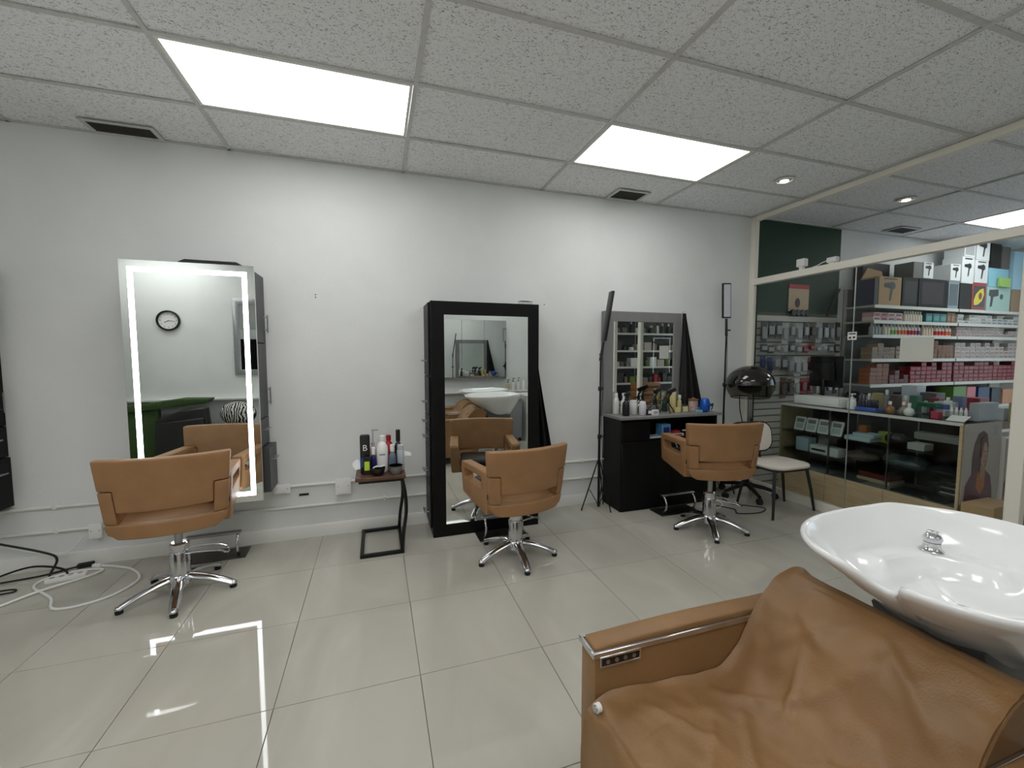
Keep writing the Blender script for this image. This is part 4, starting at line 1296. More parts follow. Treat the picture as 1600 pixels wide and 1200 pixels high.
def hang_pack(x, z, w, h, ci, row, k):
    c, cn = PACK[ci]
    t = thing('blister_pack', '%s pack hanging %s from the left in the %s row of the slatwall' % (cn, ('first', 'second', 'third', 'fourth', 'fifth', 'sixth', 'seventh', 'eighth', 'ninth', 'tenth', 'eleventh', 'twelfth')[k], rowname[row]), 'pack', (x, YB - .021, z), 0, '%s packs in the %s slatwall row' % (cn, rowname[row]))
    key = (w, h, ci)
    if key not in pack_me:
        pack_me[key] = (MB().box(-w / 2, w / 2, -.062, -.058, -h, 0).mesh('card', P(c, .5), 0),
                        MB().box(-w * .38, w * .38, -.082, -.0622, -h * .8, -h * .25).mesh('blister', M_blister if ci not in (3, 4, 6) else P(tuple(int(q * .7) for q in c), .3), .006, 1),
                        MB().tube([(0, -.0002, -.012), (0, -.075, -.012), (0, -.08, .006)], .0025, 6).mesh('peg_hook', M_steel, 0))
    for nm, me in zip(('card', 'blister', 'peg_hook'), pack_me[key]):
        inst(nm, me, t)
rnd = random.Random(3)
for row, (zt, h, n) in enumerate(((1.85, .24, 12), (1.60, .10, 12), (1.46, .21, 12), (1.22, .24, 12))):
    for k in range(n):
        x = 4.08 + (5.22 - 4.08) * k / (n - 1)
        if row == 0: ci = [1, 1, 1, 2, 0, 2, 1, 6, 2, 1, 0, 1][k]
        elif row == 1: ci = [1, 1, 0, 2, 1, 0, 4, 4, 2, 5, 0, 1][k]
        elif row == 2: ci = [3, 3, 0, 1, 0, 2, 2, 4, 0, 7, 7, 1][k]
        else: ci = [2, 1, 5, 6, 6, 5, 4, 4, 5, 7, 0, 1][k]
        hang_pack(x + rnd.uniform(-.004, .004), zt - rnd.uniform(0, .035), rnd.choice((.075, .085, .095)) if row != 3 else rnd.choice((.07, .09)), h * rnd.choice((.75, .9, 1.0)), ci, row, k)
# card of round brushes on the green wall
t = thing('brush_card', 'beige display card with red top and four round black brushes', 'card', (4.655, YB - .013, 1.93), 0)
MB().box(-.155, .155, -.006, -.0005, .03, .29).build('card', mat('beige_card', (206, 180, 150), .6), t)
MB().box(-.155, .155, -.0065, -.0005, .2905, .338).build('red_header', mat('red_card', (186, 52, 48), .5), t)
MB().prism(circ(-.02, .13, .04, 20, .055), 'y', -.0075, -.0062).build('printed_brush', P((62, 38, 34)), t)
for k in range(4):
    MB().lathe([(.001, -.012), (.034, -.012), (.038, 0), (.034, .012), (.001, .012)], n=16).rot(PI / 2, 'X').map(lambda x, y, z: (x - .11 + .073 * k, y - .03, z + .015)).build('round_brush', M_plasticb, t)
# black pole leaning by the green wall
o = MB().cyl((5.02, 3.56, 1.92), (5.27, 3.60, 2.24), .012, n=8).build('leaning_pole', M_blackm, None)
tag(o, 'black pole slanting across the green wall above the slatwall', 'pole')

# ------------------------------------------------------------------ wall shelving
M_shelf = mat('shelf_metal', (172, 172, 168), .4)
M_shelfedge = mat('shelf_price_edge', (216, 214, 206), .35)
SH = [2.03, 1.855, 1.69, 1.415, 1.12, .80, .45]
ord_ = ('top', 'second', 'third', 'fourth', 'fifth', 'sixth', 'lowest')
for (xa, xb, lab) in ((5.40, 6.925, 'grey metal wall shelving nearest the green wall'), (6.945, 8.45, 'grey metal wall shelving at the far end of the shop')):
    t = thing('wall_shelving', lab, 'shelving', (xa, YB, 0), 0, 'shop wall shelving')
    w = xb - xa
    MB().box(0, w, -.012, -.001, .1, 2.25).build('back_panel', mat('shelf_back', (120, 118, 112), .5), t)
    for x in (0, w - .03):
        MB().box(x, x + .03, -.03, -.0125, .1, 2.25).build('upright', M_shelf, t)
    for z in SH:
        s = MB().box(0.001, w - .001, -.34, -.031, z - .022, z).build('shelf', M_shelf, t)
        MB().box(0.001, w - .001, -.349, -.3405, z - .034, z + .002).build('price_rail', M_shelfedge, s)
    MB().box(0, w, -.33, -.031, 0, .1).build('plinth', M_shelf, t)

Yf = 3.315      # front of goods
def goods(label, x0, x1, z0, z1, m, y0=Yf, d=.2, cat='box', name='product_box', group=None, ink=None, pic=None):
    t = thing(name, label, cat, ((x0 + x1) / 2, y0 + d / 2, z0), 0, group)
    a, h = (x1 - x0) / 2 - .003, z1 - z0 - .001
    MB().box(-a, a, -d / 2, d / 2, 0, h).build('carton', m, t, .003, 1)
    yf = -d / 2
    if ink:
        MB().box(-a * .8, a * .8, yf - .0012, yf - .0003, h * .12, h * .88).build('print', ink, t)
    if pic == 'dryer':
        s = min(a * 2, h) * .9
        mb = MB()
        mb.prism([(-.36 * s, .10 * s), (-.34 * s, .24 * s), (-.05 * s, .27 * s), (.12 * s, .32 * s), (.27 * s, .24 * s), (.28 * s, .08 * s), (.14 * s, .0), (-.05 * s, .06 * s)], 'y', yf - .0025, yf - .0005)
        mb.prism([(.02 * s, .05 * s), (.14 * s, .03 * s), (.06 * s, -.42 * s), (-.03 * s, -.42 * s)], 'y', yf - .0024, yf - .0006)
        mb.map(lambda x, y, z: (x, y, z + h * .55))
        mb.build('printed_dryer', P((40, 40, 46), .4), t)
        MB().box(-a * .6, a * .6, yf - .0015, yf - .0005, h * .9, h * .95).build('printed_line', P((70, 70, 74), .4), t)
    return t
M_wbox = mat('white_carton', (224, 228, 230), .5)
M_bbox = mat('black_carton', (20, 19, 20), .6, spec=.25)
M_dk = mat('dark_carton', (40, 38, 38), .6, spec=.25)
zt = SH[0] + .001
goods('dark blue carton at the left end of the top shop shelf', 5.405, 5.475, zt, zt + .30, P((28, 38, 62), .6))
t = goods('open beige cardboard box with printed tool on the top shop shelf', 5.48, 5.87, zt, zt + .33, M_card, pic='dryer')
MB().prism([(-.19, .329), (.19, .329), (.15, .43), (-.10, .46)], 'y', .085, .092).build('flap', M_card, t)
goods('large black carton behind the open cardboard box', 5.52, 6.0, zt, zt + .53, M_bbox, Yf + .205, .1)
goods('black carton with dryer print left of the glossy black ones on the top shelf', 5.885, 6.17, zt, zt + .34, M_bbox, ink=P((30, 29, 31), .6))
goods('wide black carton with red swirl on the top shop shelf', 6.18, 6.70, zt, zt + .345, M_bbox, ink=P((38, 28, 31), .6))
goods('white hair dryer box on the black cartons of the top shelf', 6.24, 6.43, zt + .346, zt + .535, M_wbox, pic='dryer')
goods('grey carton beside the lone white dryer box on the top shelf', 6.06, 6.23, zt + .341, zt + .53, P((110, 110, 106)))
goods('silver window carton on the top shop shelf', 6.74, 6.95, zt, zt + .345, P((120, 130, 140), .25), ink=P((52, 62, 66), .2))
goods('plain dark carton beside the red and yellow box', 6.965, 7.205, zt, zt + .325, M_dk)
t = goods('red and black carton with yellow avocado shape on the top shelf', 7.215, 7.51, zt, zt + .345, P((150, 30, 36), .4), ink=P((46, 26, 26), .4))
MB().prism([(-.10, .06), (-.02, .07), (.06, .12), (.10, .20), (.08, .28), (.01, .26), (-.07, .20), (-.11, .12)], 'y', -.1035, -.1015).build('printed_fruit', P((226, 206, 50)), t)
MB().prism(circ(.02, .18, .035, 18, .045), 'y', -.1045, -.1036).build('printed_stone', P((120, 60, 30)), t)
t = goods('pale mint carton with dark dryer print on the top shelf', 7.525, 8.05, zt, zt + .31, P((172, 204, 196)))
MB().prism([(-.22, .20), (-.21, .27), (-.02, .28), (-.01, .20), (-.12, .18), (-.14, .06), (-.18, .05), (-.17, .18)], 'y', -.1025, -.1005).build('printed_dryer', P((48, 48, 52)), t)
MB().prism(circ(.06, .19, .035, 18), 'y', -.1025, -.1005).build('printed_disc', P((70, 78, 78)), t)
goods('white hair dryer box above the silver window carton', 6.755, 6.955, zt + .346, zt + .55, M_wbox, pic='dryer')
goods('tall white hair dryer box above the plain dark carton', 6.975, 7.225, zt + .326, zt + .655, M_wbox, pic='dryer')
goods('white hair dryer box above the red and yellow carton', 7.24, 7.52, zt + .346, zt + .63, M_wbox, pic='dryer')
goods('small white carton topmost on the left of the dryer boxes', 7.0, 7.225, zt + .656, zt + .84, M_wbox, ink=P((170, 172, 176)))
goods('topmost white hair dryer box near the shop ceiling', 7.245, 7.53, zt + .631, zt + .90, M_wbox, pic='dryer')
goods('light blue storage bin on the mint carton', 7.54, 7.97, zt + .311, zt + .55, P((140, 200, 220)), cat='bin', name='storage_bin')
goods('small lime green carton in front of the light blue bin', 7.72, 7.95, zt + .311, zt + .43, P((160, 200, 96)), Yf - .035, .03)
goods('black glossy carton above the light blue bin', 7.56, 7.78, zt + .551, zt + .86, M_bbox)
goods('dark grey carton beside the black one above the light blue bin', 7.79, 7.98, zt + .551, zt + .84, P((86, 78, 76)))
goods('tall pale blue bin at the right end of the top shelf', 8.07, 8.36, zt + .30, zt + .80, P((168, 206, 228)), cat='bin', name='storage_bin')
goods('brown paper carton at the right end of the top shelf', 8.07, 8.40, zt, zt + .298, P((150, 122, 92)))

NTH = ['first', 'second', 'third', 'fourth', 'fifth', 'sixth', 'seventh', 'eighth', 'ninth', 'tenth', 'eleventh', 'twelfth', 'thirteenth', 'fourteenth', 'fifteenth', 'sixteenth', 'seventeenth', 'eighteenth', 'nineteenth', 'twentieth']
def NTHW(k):
    return NTH[k] if k < 20 else 'twenty-' + NTH[k - 20]
def rowboxes(shelf, x0, x1, w, h, n, colors, cname, d=.12, gap=.004, skip=0.0, seed=1, unit='shop shelf', y0=Yf):
    """stacked small cartons; one shared mesh per colour"""
    rr = random.Random(seed)
    z0 = SH[shelf] + .001
    mes = [(MB().box(-w / 2 + gap / 2, w / 2 - gap / 2, -d / 2, d / 2, 0, h - .002).mesh('carton', P(c, .5), .002, 1),
            MB().box(-w * .36, w * .36, -d / 2 - .001, -d / 2 - .0002, h * .2, h * .7).mesh('print', P(ic, .5), 0)) for c, ic in colors]
    k = 0
    x = x0 + w / 2
    while x < x1 - w / 2 + .001:
        top = n - (1 if rr.random() < skip else 0) - (1 if rr.random() < skip * .4 else 0)
        for j in range(top):
            q = rr.randrange(len(mes))
            lab = '%s, %s up in stack %s from the left, %s shelf' % (cname, NTH[j], NTHW(k), ord_[shelf])
            t = thing('product_box', lab, 'box', (x, y0 + d / 2 + rr.uniform(0, .006), z0 + j * h), rr.uniform(-.02, .02), '%s stacks on the %s shop shelf' % (cname, ord_[shelf]))
            inst('carton', mes[q][0], t)
            inst('print', mes[q][1], t)
        x += w
        k += 1
def rowbottles(shelf, x0, x1, r, h, body, cap, cname, band=None, seed=1, y0=Yf):
    z0 = SH[shelf] + .001
    hb = h * .74
    mb_ = MB().lathe([(r * .9, 0), (r, r * .1), (r, hb * .75), (r * .8, hb * .9), (r * .4, hb * .98), (r * .38, hb)], n=12).mesh('body', P(body, .4), 0)
    mc = MB().lathe([(r * .5, hb + .0005), (r * .46, h)], n=10).mesh('cap', P(cap, .4), 0)
    mbd = MB().lathe([(r * 1.01, hb * .12), (r * 1.01, hb * .55)], n=12).mesh('printed_band', P(band, .4), 0) if band else None
    x = x0 + r
    k = 0
    while x < x1 - r + .001:
        lab = '%s bottle, %s of its kind from the left on the %s shelf' % (cname, NTHW(k), ord_[shelf])
        k += 1
        t = thing('product_bottle', lab, 'bottle', (x, y0 + r + .002, z0), 0, '%s bottles on the %s shop shelf' % (cname, ord_[shelf]))
        inst('body', mb_, t)
        inst('cap', mc, t)
        if mbd: inst('printed_band', mbd, t)
        x += r * 2 + .003
# second shelf
rowboxes(1, 5.42, 5.95, .125, .048, 2, [((190, 150, 150), (120, 50, 70)), ((214, 196, 190), (130, 70, 84))], 'pink pouch', seed=4)
rowbottles(1, 5.97, 6.33, .022, .125, (220, 212, 196), (226, 222, 210), 'slim cream')
rowboxes(1, 6.35, 6.75, .13, .11, 1, [((36, 110, 116), (90, 150, 150))], 'teal carton', seed=5)
rowboxes(1, 6.76, 6.92, .075, .13, 1, [((130, 92, 62), (160, 120, 84))], 'brown carton', seed=6)
rowboxes(1, 6.96, 8.42, .12, .038, 3, [((214, 214, 208), (170, 170, 166)), ((206, 202, 196), (120, 124, 140))], 'white flat carton', seed=7, skip=.3)
# third shelf
rowbottles(2, 5.415, 5.62, .026, .145, (150, 158, 160), (170, 176, 176), 'grey')
rowbottles(2, 5.625, 5.74, .027, .15, (214, 212, 200), (224, 222, 214), 'plain white')
rowbottles(2, 5.745, 5.86, .027, .15, (222, 222, 214), (228, 226, 218), 'white green-banded', (110, 170, 50))
rowbottles(2, 5.865, 6.04, .027, .15, (222, 218, 210), (228, 226, 218), 'white orange-banded', (224, 110, 60))
rowbottles(2, 6.045, 6.22, .027, .15, (222, 216, 212), (228, 226, 218), 'white crimson-banded', (186, 34, 60))
rowbottles(2, 6.225, 6.29, .027, .15, (218, 216, 220), (228, 226, 222), 'white violet-banded', (96, 70, 140))
rowbottles(2, 6.32, 6.54, .024, .152, (222, 204, 184), (226, 222, 214), 'cream peach')
rowbottles(2, 6.55, 6.74, .029, .15, (226, 220, 212), (230, 228, 222), 'white red-banded', (206, 40, 40))
rowbottles(2, 6.75, 6.90, .029, .15, (226, 220, 212), (230, 228, 222), 'white vermilion-banded', (228, 90, 44))
rowboxes(2, 6.96, 8.42, .10, .042, 3, [((186, 170, 166), (160, 134, 134)), ((192, 182, 178), (150, 126, 128))], 'pale pink carton', seed=8, skip=.2)
# fourth shelf
rowboxes(3, 5.43, 5.83, .10, .045, 4, [((142, 120, 98), (110, 90, 76)), ((150, 132, 110), (100, 84, 72))], 'taupe carton', seed=9, skip=.5)
rowboxes(3, 5.84, 6.46, .103, .05, 3, [((120, 96, 76), (150, 130, 104))], 'dark taupe carton', seed=10, skip=.3)
rowboxes(3, 6.47, 6.92, .075, .055, 4, [((140, 88, 50), (100, 60, 40)), ((154, 104, 66), (90, 60, 44))], 'copper brown carton', seed=11, skip=.4)
rowboxes(3, 6.96, 8.42, .104, .05, 4, [((190, 180, 176), (160, 150, 148)), ((196, 188, 182), (160, 124, 124))], 'white hair colour carton', seed=12, skip=.35)
# fifth shelf
rowboxes(4, 5.42, 5.74, .106, .048, 5, [((156, 96, 62), (110, 66, 50)), ((140, 84, 58), (96, 58, 46))], 'terracotta carton', seed=13, skip=.3)
rowboxes(4, 5.76, 6.10, .085, .052, 3, [((112, 50, 50), (84, 40, 44))], 'maroon carton', seed=14, skip=.5)
rowboxes(4, 6.12, 6.92, .10, .05, 5, [((140, 30, 42), (160, 70, 78)), ((122, 28, 38), (146, 84, 86))], 'bright red carton', seed=15, skip=.4)
rowboxes(4, 6.96, 8.42, .104, .05, 5, [((134, 42, 52), (152, 84, 90)), ((122, 36, 46), (146, 74, 80))], 'rose red carton', seed=16, skip=.25)
# sixth shelf
for i, (xa, xb, c, n, h) in enumerate(((5.45, 5.75, (60, 60, 64), 'charcoal', .20), (5.8, 6.1, (150, 150, 154), 'grey', .18), (6.15, 6.5, (92, 94, 110), 'slate', .2), (6.98, 7.25, (90, 134, 34), 'leaf green', .26), (7.26, 7.45, (206, 110, 124), 'rose pink', .25), (7.5, 7.75, (44, 66, 110), 'navy blue', .24), (7.8, 8.0, (60, 64, 74), 'dark grey', .22), (8.05, 8.3, (206, 150, 120), 'peach', .2))):
    goods('%s bag standing on the sixth shop shelf' % n, xa, xb, SH[5] + .001, SH[5] + h, P(c), cat='bag', name='product_bag', d=.18)
for i, (xa, xb, c, n, h) in enumerate(((5.45, 5.9, (130, 126, 120), 'grey', .25), (6.0, 6.6, (90, 90, 96), 'slate', .28), (7.0, 7.6, (170, 166, 160), 'pale', .26), (7.7, 8.3, (120, 84, 66), 'brown', .24))):
    goods('large %s carton on the lowest shop shelf' % n, xa, xb, SH[6] + .001, SH[6] + h, P(c), d=.24)

# ------------------------------------------------------------------ glass display counter
t = thing('display_counter', 'glass display counter with pale wood plinth behind the partition', 'display counter', (4.2, 1.92, 0), 0)
CX, CL, CT = .48, 1.50, .945
for k in range(3):
    MB().box(0, .018, k * CL / 3 + .0015, (k + 1) * CL / 3 - .0015, 0, .285).build('plinth_board', M_wood, t, .002, 1)
MB().box(.0185, CX, 0.019, CL - .019, .262, .285).build('deck', mat('deck_grey', (120, 122, 120), .4), t)
MB().box(.0, CX, CL - .0185, CL, .2855, CT - .012).build('far_end_panel', mat('olive_wood', (140, 126, 96), .5, var=.1, scale=5), t)
MB().box(-.012, CX, 0, .0185, 0, CT - .012).build('near_end_panel', M_wood, t, .002, 1)
MB().box(CX - .018, CX - .001, .019, CL - .019, 0, .2615).build('rear_plinth', M_wood, t)
MB().box(.002, .008, .019, CL / 2 - .002, .2855, CT - .012).build('front_pane', M_caseglass, t)
MB().box(.002, .008, CL / 2 + .002, CL - .019, .2855, CT - .012).build('front_pane', M_caseglass, t)
MB().box(.0, CX, 0.0, CL, CT - .0115, CT).build('top_pane', M_caseglass, t)
for (a, b, c, d) in ((-.004, .0095, 0, CL), (CX - .01, CX, 0, CL)):
    MB().box(a, b, c, d, CT + .0003, CT + .003).build('edge_trim', M_steel, t)
MB().box(-.008, -.0045, 0, CL, CT - .022, CT + .003).build('edge_trim', mat('silver_trim', (206, 206, 202), .35, .1), t)
for z in (.46, .66):
    MB().box(.02, CX - .03, .022, CL - .022, z - .006, z).build('glass_shelf', M_caseglass, t)
for y in (.5, 1.0):
    MB().box(.03, .045, y - .006, y + .006, .2855, CT - .0125).build('shelf_post', M_steel, t)
    MB().box(CX - .05, CX - .035, y - .006, y + .006, .2855, CT - .0125).build('shelf_post', M_steel, t)
MB().box(CX - .03, CX - .022, .022, CL - .022, .2855, CT - .0125).build('dark_back', mat('smoked_back', (52, 54, 56), .4), t)

# poster on the near end of the counter
t = thing('salon_poster', 'poster of a long haired model on the counter end', 'poster', (4.44, 1.919, .32), 0)
MB().box(-.235, .235, -.005, -.0005, 0, .62).build('sheet', mat('poster_grey', (172, 164, 158), .5), t)
def pp(name, poly, c, k):
    MB().prism(poly, 'y', -.0052 - .0008 * k, -.0051 - .0008 * (k - 1)).build(name, P(c, .5), t)
pp('printed_hair', [(-.12, .20), (-.125, .36), (-.10, .47), (-.06, .54), (0, .56), (.05, .53), (.075, .44), (.07, .34), (.05, .26), (.0, .20)], (78, 50, 40), 1)
pp('printed_face', [(-.01, .30), (-.02, .40), (.0, .46), (.04, .47), (.06, .42), (.062, .37), (.055, .31), (.03, .27)], (176, 138, 116), 2)
pp('printed_fringe', [(-.03, .40), (-.02, .50), (.03, .53), (.01, .44), (-.01, .34)], (66, 42, 34), 3)
pp('printed_eye', [(.012, .395), (.022, .402), (.034, .396), (.022, .391)], (60, 40, 34), 4)
pp('printed_eye', [(.044, .397), (.052, .402), (.058, .397), (.052, .392)], (60, 40, 34), 4)
pp('printed_lips', [(.018, .318), (.032, .325), (.046, .318), (.032, .311)], (150, 84, 80), 4)
pp('printed_nose_shadow', [(.036, .375), (.042, .345), (.030, .342)], (150, 112, 94), 4)
pp('printed_shirt', [(-.20, .0), (-.19, .14), (-.13, .22), (-.05, .25), (.05, .25), (.12, .20), (.15, .10), (.16, .0)], (92, 42, 54), 2)
pp('printed_collar', [(-.06, .12), (-.05, .25), (.0, .20), (.05, .25), (.05, .12), (.0, .06)], (168, 104, 40), 3)
pp('printed_neck', [(-.02, .20), (-.02, .29), (.045, .28), (.04, .20), (.01, .17)], (160, 122, 100), 4)
for k in range(5):
    MB().box(.13, .18, -.0058, -.0051, .52 + .016 * k, .527 + .016 * k).build('printed_line', P((150, 142, 138)), t)
t = thing('second_poster', 'narrow poster partly hidden behind the partition post', 'poster', (4.80, 1.90, .25), 0)
MB().box(-.09, .16, -.005, 0, 0, .55).build('sheet', mat('poster_grey', (172, 164, 158), .5), t)
MB().prism([(-.09, .0), (-.09, .2), (-.03, .28), (-.05, .40), (.0, .45), (.10, .4), (.12, .2), (.15, .0)], 'y', -.0062, -.0052).build('printed_figure', P((110, 74, 64)), t)
MB().box(-.09, .16, .0005, .03, -.25, .56).build('stand_board', M_plasticw, t)
t = thing('cardboard_box', 'brown cardboard box on the floor before the poster', 'box', (4.33, 1.80, 0), 0)
MB().box(-.17, .17, -.09, .09, 0, .36).build('carton', M_card, t, .004, 1)
MB().prism([(-.17, .36), (.17, .36), (.16, .375), (-.16, .375)], 'y', -.09, -.086).build('flap', M_card, t)
MB().box(-.02, .02, -.0912, -.0903, 0.02, .36).build('tape', mat('parcel_tape', (190, 164, 120), .25), t)

# goods inside the counter (x measured from the salon side)
def cgoods(label, y0, y1, z0, z1, m, x0=4.24, d=.12, cat='box', name='product_box', ink=None, group=None):
    t = thing(name, label, cat, (x0 + d / 2, (y0 + y1) / 2, z0), 0, group)
    a, h = (y1 - y0) / 2, z1 - z0
    MB().box(-d / 2, d / 2, -a, a, 0, h).build('carton', m, t, .003, 1)
    if ink:
        MB().box(-d / 2 - .001, -d / 2 - .0002, -a * .8, a * .8, h * .5, h * .85).build('print', ink, t)
    return t
for k in range(4):
    t = thing('leaflet_pack', 'white blister card %s on the upper shelf of the counter' % ('at the far end', 'second from the far end', 'third from the far end', 'nearest the middle')[k], 'card', (4.29, 3.27 - .125 * k, .664), 0, 'white blister cards in the counter')
    m_ = MB().prism(rrect(-.055, .055, 0, .145, .012), 'x', -.01, .006)
    m_.rot(R(14), 'Y').build('card', mat('leaflet_white', (202, 206, 204), .35), t)
    m_ = MB().box(-.0125, -.0105, -.04, .04, .085, .125)
    m_.rot(R(14), 'Y').build('print', P((120, 112, 110)), t)
    m_ = MB().box(-.0125, -.0105, -.04, .04, .02, .075)
    m_.rot(R(14), 'Y').build('window', P((166, 178, 174), .25), t)
cgoods('stack of flat white trays on the upper counter shelf', 2.58, 2.80, .661, .70, P((176, 190, 192)), 4.26, .16)
cgoods('upper flat pale blue tray on the counter shelf', 2.56, 2.74, .701, .735, P((160, 180, 190)), 4.28, .14)
cgoods('small orange item box on the upper counter shelf', 2.66, 2.73, .736, .80, P((150, 84, 40)), 4.34, .06)
cgoods('small yellow box on the upper counter shelf', 2.52, 2.60, .735 - .0745, .76, P((150, 160, 60)), 4.40, .06)
cgoods('white carton at the middle of the upper counter shelf', 2.20, 2.32, .661, .72, P((170, 170, 166)), 4.30, .12)
cgoods('pale long carton at the near end of the upper counter shelf', 1.96, 2.34, .74, .80, P((140, 140, 136)), 4.42, .1)
cgoods('pale blue square box on the lower counter shelf', 3.14, 3.27, .461, .60, P((150, 168, 178)), 4.25, .12)
cgoods('grey white box behind the pale blue one on the lower counter shelf', 3.02, 3.13, .461, .62, P((150, 150, 142)), 4.38, .12)
t = cgoods('white appliance box with a black slot on the lower counter shelf', 2.84, 3.12, .461, .545, P((188, 192, 190)), 4.25, .12)
MB().box(-.0615, -.0603, -.02, .12, .03, .05).build('slot', M_plasticb, t)
def crumple(label, c, s, m, seed, name='folded_cape', cat='cape'):
    t = thing(name, label, cat, c, 0)
    mb = MB().ball((0, 0, s[2] * .5), s[0] / 2, s[1] / 2, s[2] / 2, 22, 12)
    def f(x, y, z):
        n = mnoise.noise(Vector((x * 14 + seed, y * 14, z * 22)))
        return (x * (1 + .25 * n), y * (1 + .25 * n), max(0, z * (1 + .35 * n)))
    mb.map(f).build('cloth', m, t, smooth=50)
    MB().box(-s[0] * .1, s[0] * .1, -s[1] * .2, s[1] * .2, s[2] * .5, s[2] * .62).build('fold', m, t, .006, 2)
M_slate = mat('slate_nylon', (62, 74, 78), .4)
crumple('dark brown folded cloth on the lower counter shelf', (4.36, 2.70, .461), (.2, .26, .09), mat('brown_cloth', (76, 66, 58), .6), 1)
crumple('slate blue folded cape on the lower counter shelf', (4.37, 2.36, .461), (.22, .34, .13), M_slate, 5)
crumple('black folded cape at the near end of the lower counter shelf', (4.38, 2.08, .461), (.2, .24, .10), M_cloth, 9)
crumple('dark hair piece on the upper counter shelf', (4.38, 2.44, .661), (.14, .18, .10), mat('dark_hair', (32, 28, 28), .5), 12, 'hair_piece', 'hair')
cgoods('red covered book block on the counter deck', 2.47, 2.72, .32, .37, P((120, 52, 42)), 4.36, .2, 'book', 'book')
cgoods('cream box under the red book on the counter deck', 2.46, 2.73, .286, .319, P((196, 180, 150)), 4.355, .21)
crumple('black pouch on the counter deck at the far end', (4.50, 3.05, .286), (.12, .22, .07), M_cloth, 20, 'pouch', 'pouch')
cgoods('grey magazine on the counter deck', 2.96, 3.26, .286, .292, P((130, 132, 136)), 4.24, .16, 'magazine', 'magazine')
cgoods('dark magazine on the middle of the counter deck', 2.62, 2.90, .286, .292, P((70, 72, 74)), 4.23, .12, 'magazine', 'magazine')
cgoods('black tray of combs on the counter deck', 2.02, 2.39, .286, .305, P((24, 24, 26)), 4.24, .2, 'tray', 'tray')
for k in range(3):
    cgoods(('lower', 'middle', 'upper')[k] + ' white handled drawer strip at the near end of the counter', 1.97, 2.16, .306 + .045 * k, .345 + .045 * k, P((50, 52, 54)), 4.42, .1, 'drawer', 'drawer_strip', ink=P((196, 198, 194)))

# goods on top of the counter
ZT = CT + .0035
t = thing('cash_drawer', 'long white box on the far end of the counter', 'box', (4.36, 3.08, ZT), 0)
MB().box(-.10, .12, -.23, .23, 0, .088).build('case', M_plasticw, t, .004)
MB().box(-.12, -.1005, -.225, .225, .006, .082).build('front_panel', M_plasticw, t, .003)
t = thing('desk_monitor', 'black monitor seen from behind on the counter', 'monitor', (4.62, 3.25, ZT), R(-6))
MB().box(-.012, .012, -.19, .19, .17, .50).build('screen', M_plasticb, t, .006)
MB().prism([(-.13, .24), (.13, .24), (.11, .44), (-.11, .44)], 'x', -.04, -.0125).build('rear_shell', M_plasticb, t, .012)
MB().cyl((-.03, 0, .012), (-.03, 0, .25), .02, n=12).build('neck', M_plasticb, t)
MB().lathe([(.10, 0), (.10, .008), (.03, .014)], (-.03, 0, 0), 24).build('base', M_plasticb, t)
t = thing('card_terminal', 'black receipt printer beside the monitor on the counter', 'printer', (4.56, 2.92, ZT), 0)
MB().prism([(-.07, 0), (.07, 0), (.07, .12), (-.02, .14), (-.07, .07)], 'y', -.06, .06).build('case', M_plasticb, t, .006)
MB().box(-.015, .05, -.045, .045, .135, .15).build('paper_slot', M_plasticb, t, .003)
bottle('white pump bottle on the counter next to the white box', (4.28, 2.76, ZT), .035, .15, M_plasticw, M_plasticw, 'pump', cap_h=.35)
t = thing('brush_tray', 'blue tray of dark tinted bottles on the counter', 'tray', (4.29, 2.62, ZT), 0)
MB().box(-.05, .05, -.085, .085, 0, .035).build('tray', mat('blue_tray', (70, 100, 180), .4), t, .003)
for k in range(6):
    y = -.07 + .028 * k
    MB().lathe([(.012, .036), (.012, .10), (.005, .112)], (-.01, y, 0), 10).build('vial', mat('violet_glass', (30, 26, 52), .2), t)
    MB().lathe([(.006, .1125), (.006, .14)], (-.01, y, 0), 8).build('silver_cap', M_steel, t)
def flask(label, y, c, r=.036, x=4.29):
    t = thing('round_bottle', label, 'bottle', (x, y, ZT), 0)
    MB().lathe([(r * .6, 0), (r * .95, r * .4), (r, r * .9), (r * .8, r * 1.5), (r * .3, r * 1.95), (r * .28, r * 2.2)], n=18).build('body', mat('flask_%d' % c[0], c, .25), t)
    MB().lathe([(r * .34, r * 2.21), (r * .34, r * 2.9), (r * .25, r * 3.0)], n=12).build('cap', M_plasticw, t)
flask('round amber bottle on the counter', 2.455, (150, 106, 64))
flask('round grey bottle beside the amber one on the counter', 2.38, (140, 134, 128), x=4.34)
flask('round white bottle on the counter', 2.315, (222, 224, 222))
def stand(label, y, w, h, x=4.36, d=.1):
    t = thing('acrylic_stand', label, 'stand', (x, y, ZT), 0)
    MB().box(-d / 2, d / 2, -w / 2, w / 2, 0, .004).build('foot_plate', M_acrylic, t)
    MB().box(-d / 2, -d / 2 + .004, -w / 2, w / 2, .0045, h).build('front_plate', M_acrylic, t)
    MB().box(d / 2 - .004, d / 2, -w / 2, w / 2, .0045, h * 1.2).build('rear_plate', M_acrylic, t)
    return t
s_ = stand('clear acrylic stand with a green card on the counter', 2.215, .13, .12)
MB().box(-.04, .03, -.055, .055, .085, .118).build('green_card', mat('green_card', (34, 110, 72), .5), s_)
s_ = stand('clear acrylic stand holding white tubes on the counter', 2.03, .12, .07)
for k in range(4):
    MB().lathe([(.011, .005), (.011, .07), (.004, .10)], (0, -.042 + .028 * k, 0), 10).build('tube', M_plasticw, s_)
cgoods('small raspberry pink box on the counter', 2.11, 2.16, ZT, ZT + .06, P((170, 60, 84)), 4.27, .06)
t = thing('price_card', 'tilted white price card at the near end of the counter', 'card', (4.26, 1.985, ZT), 0)
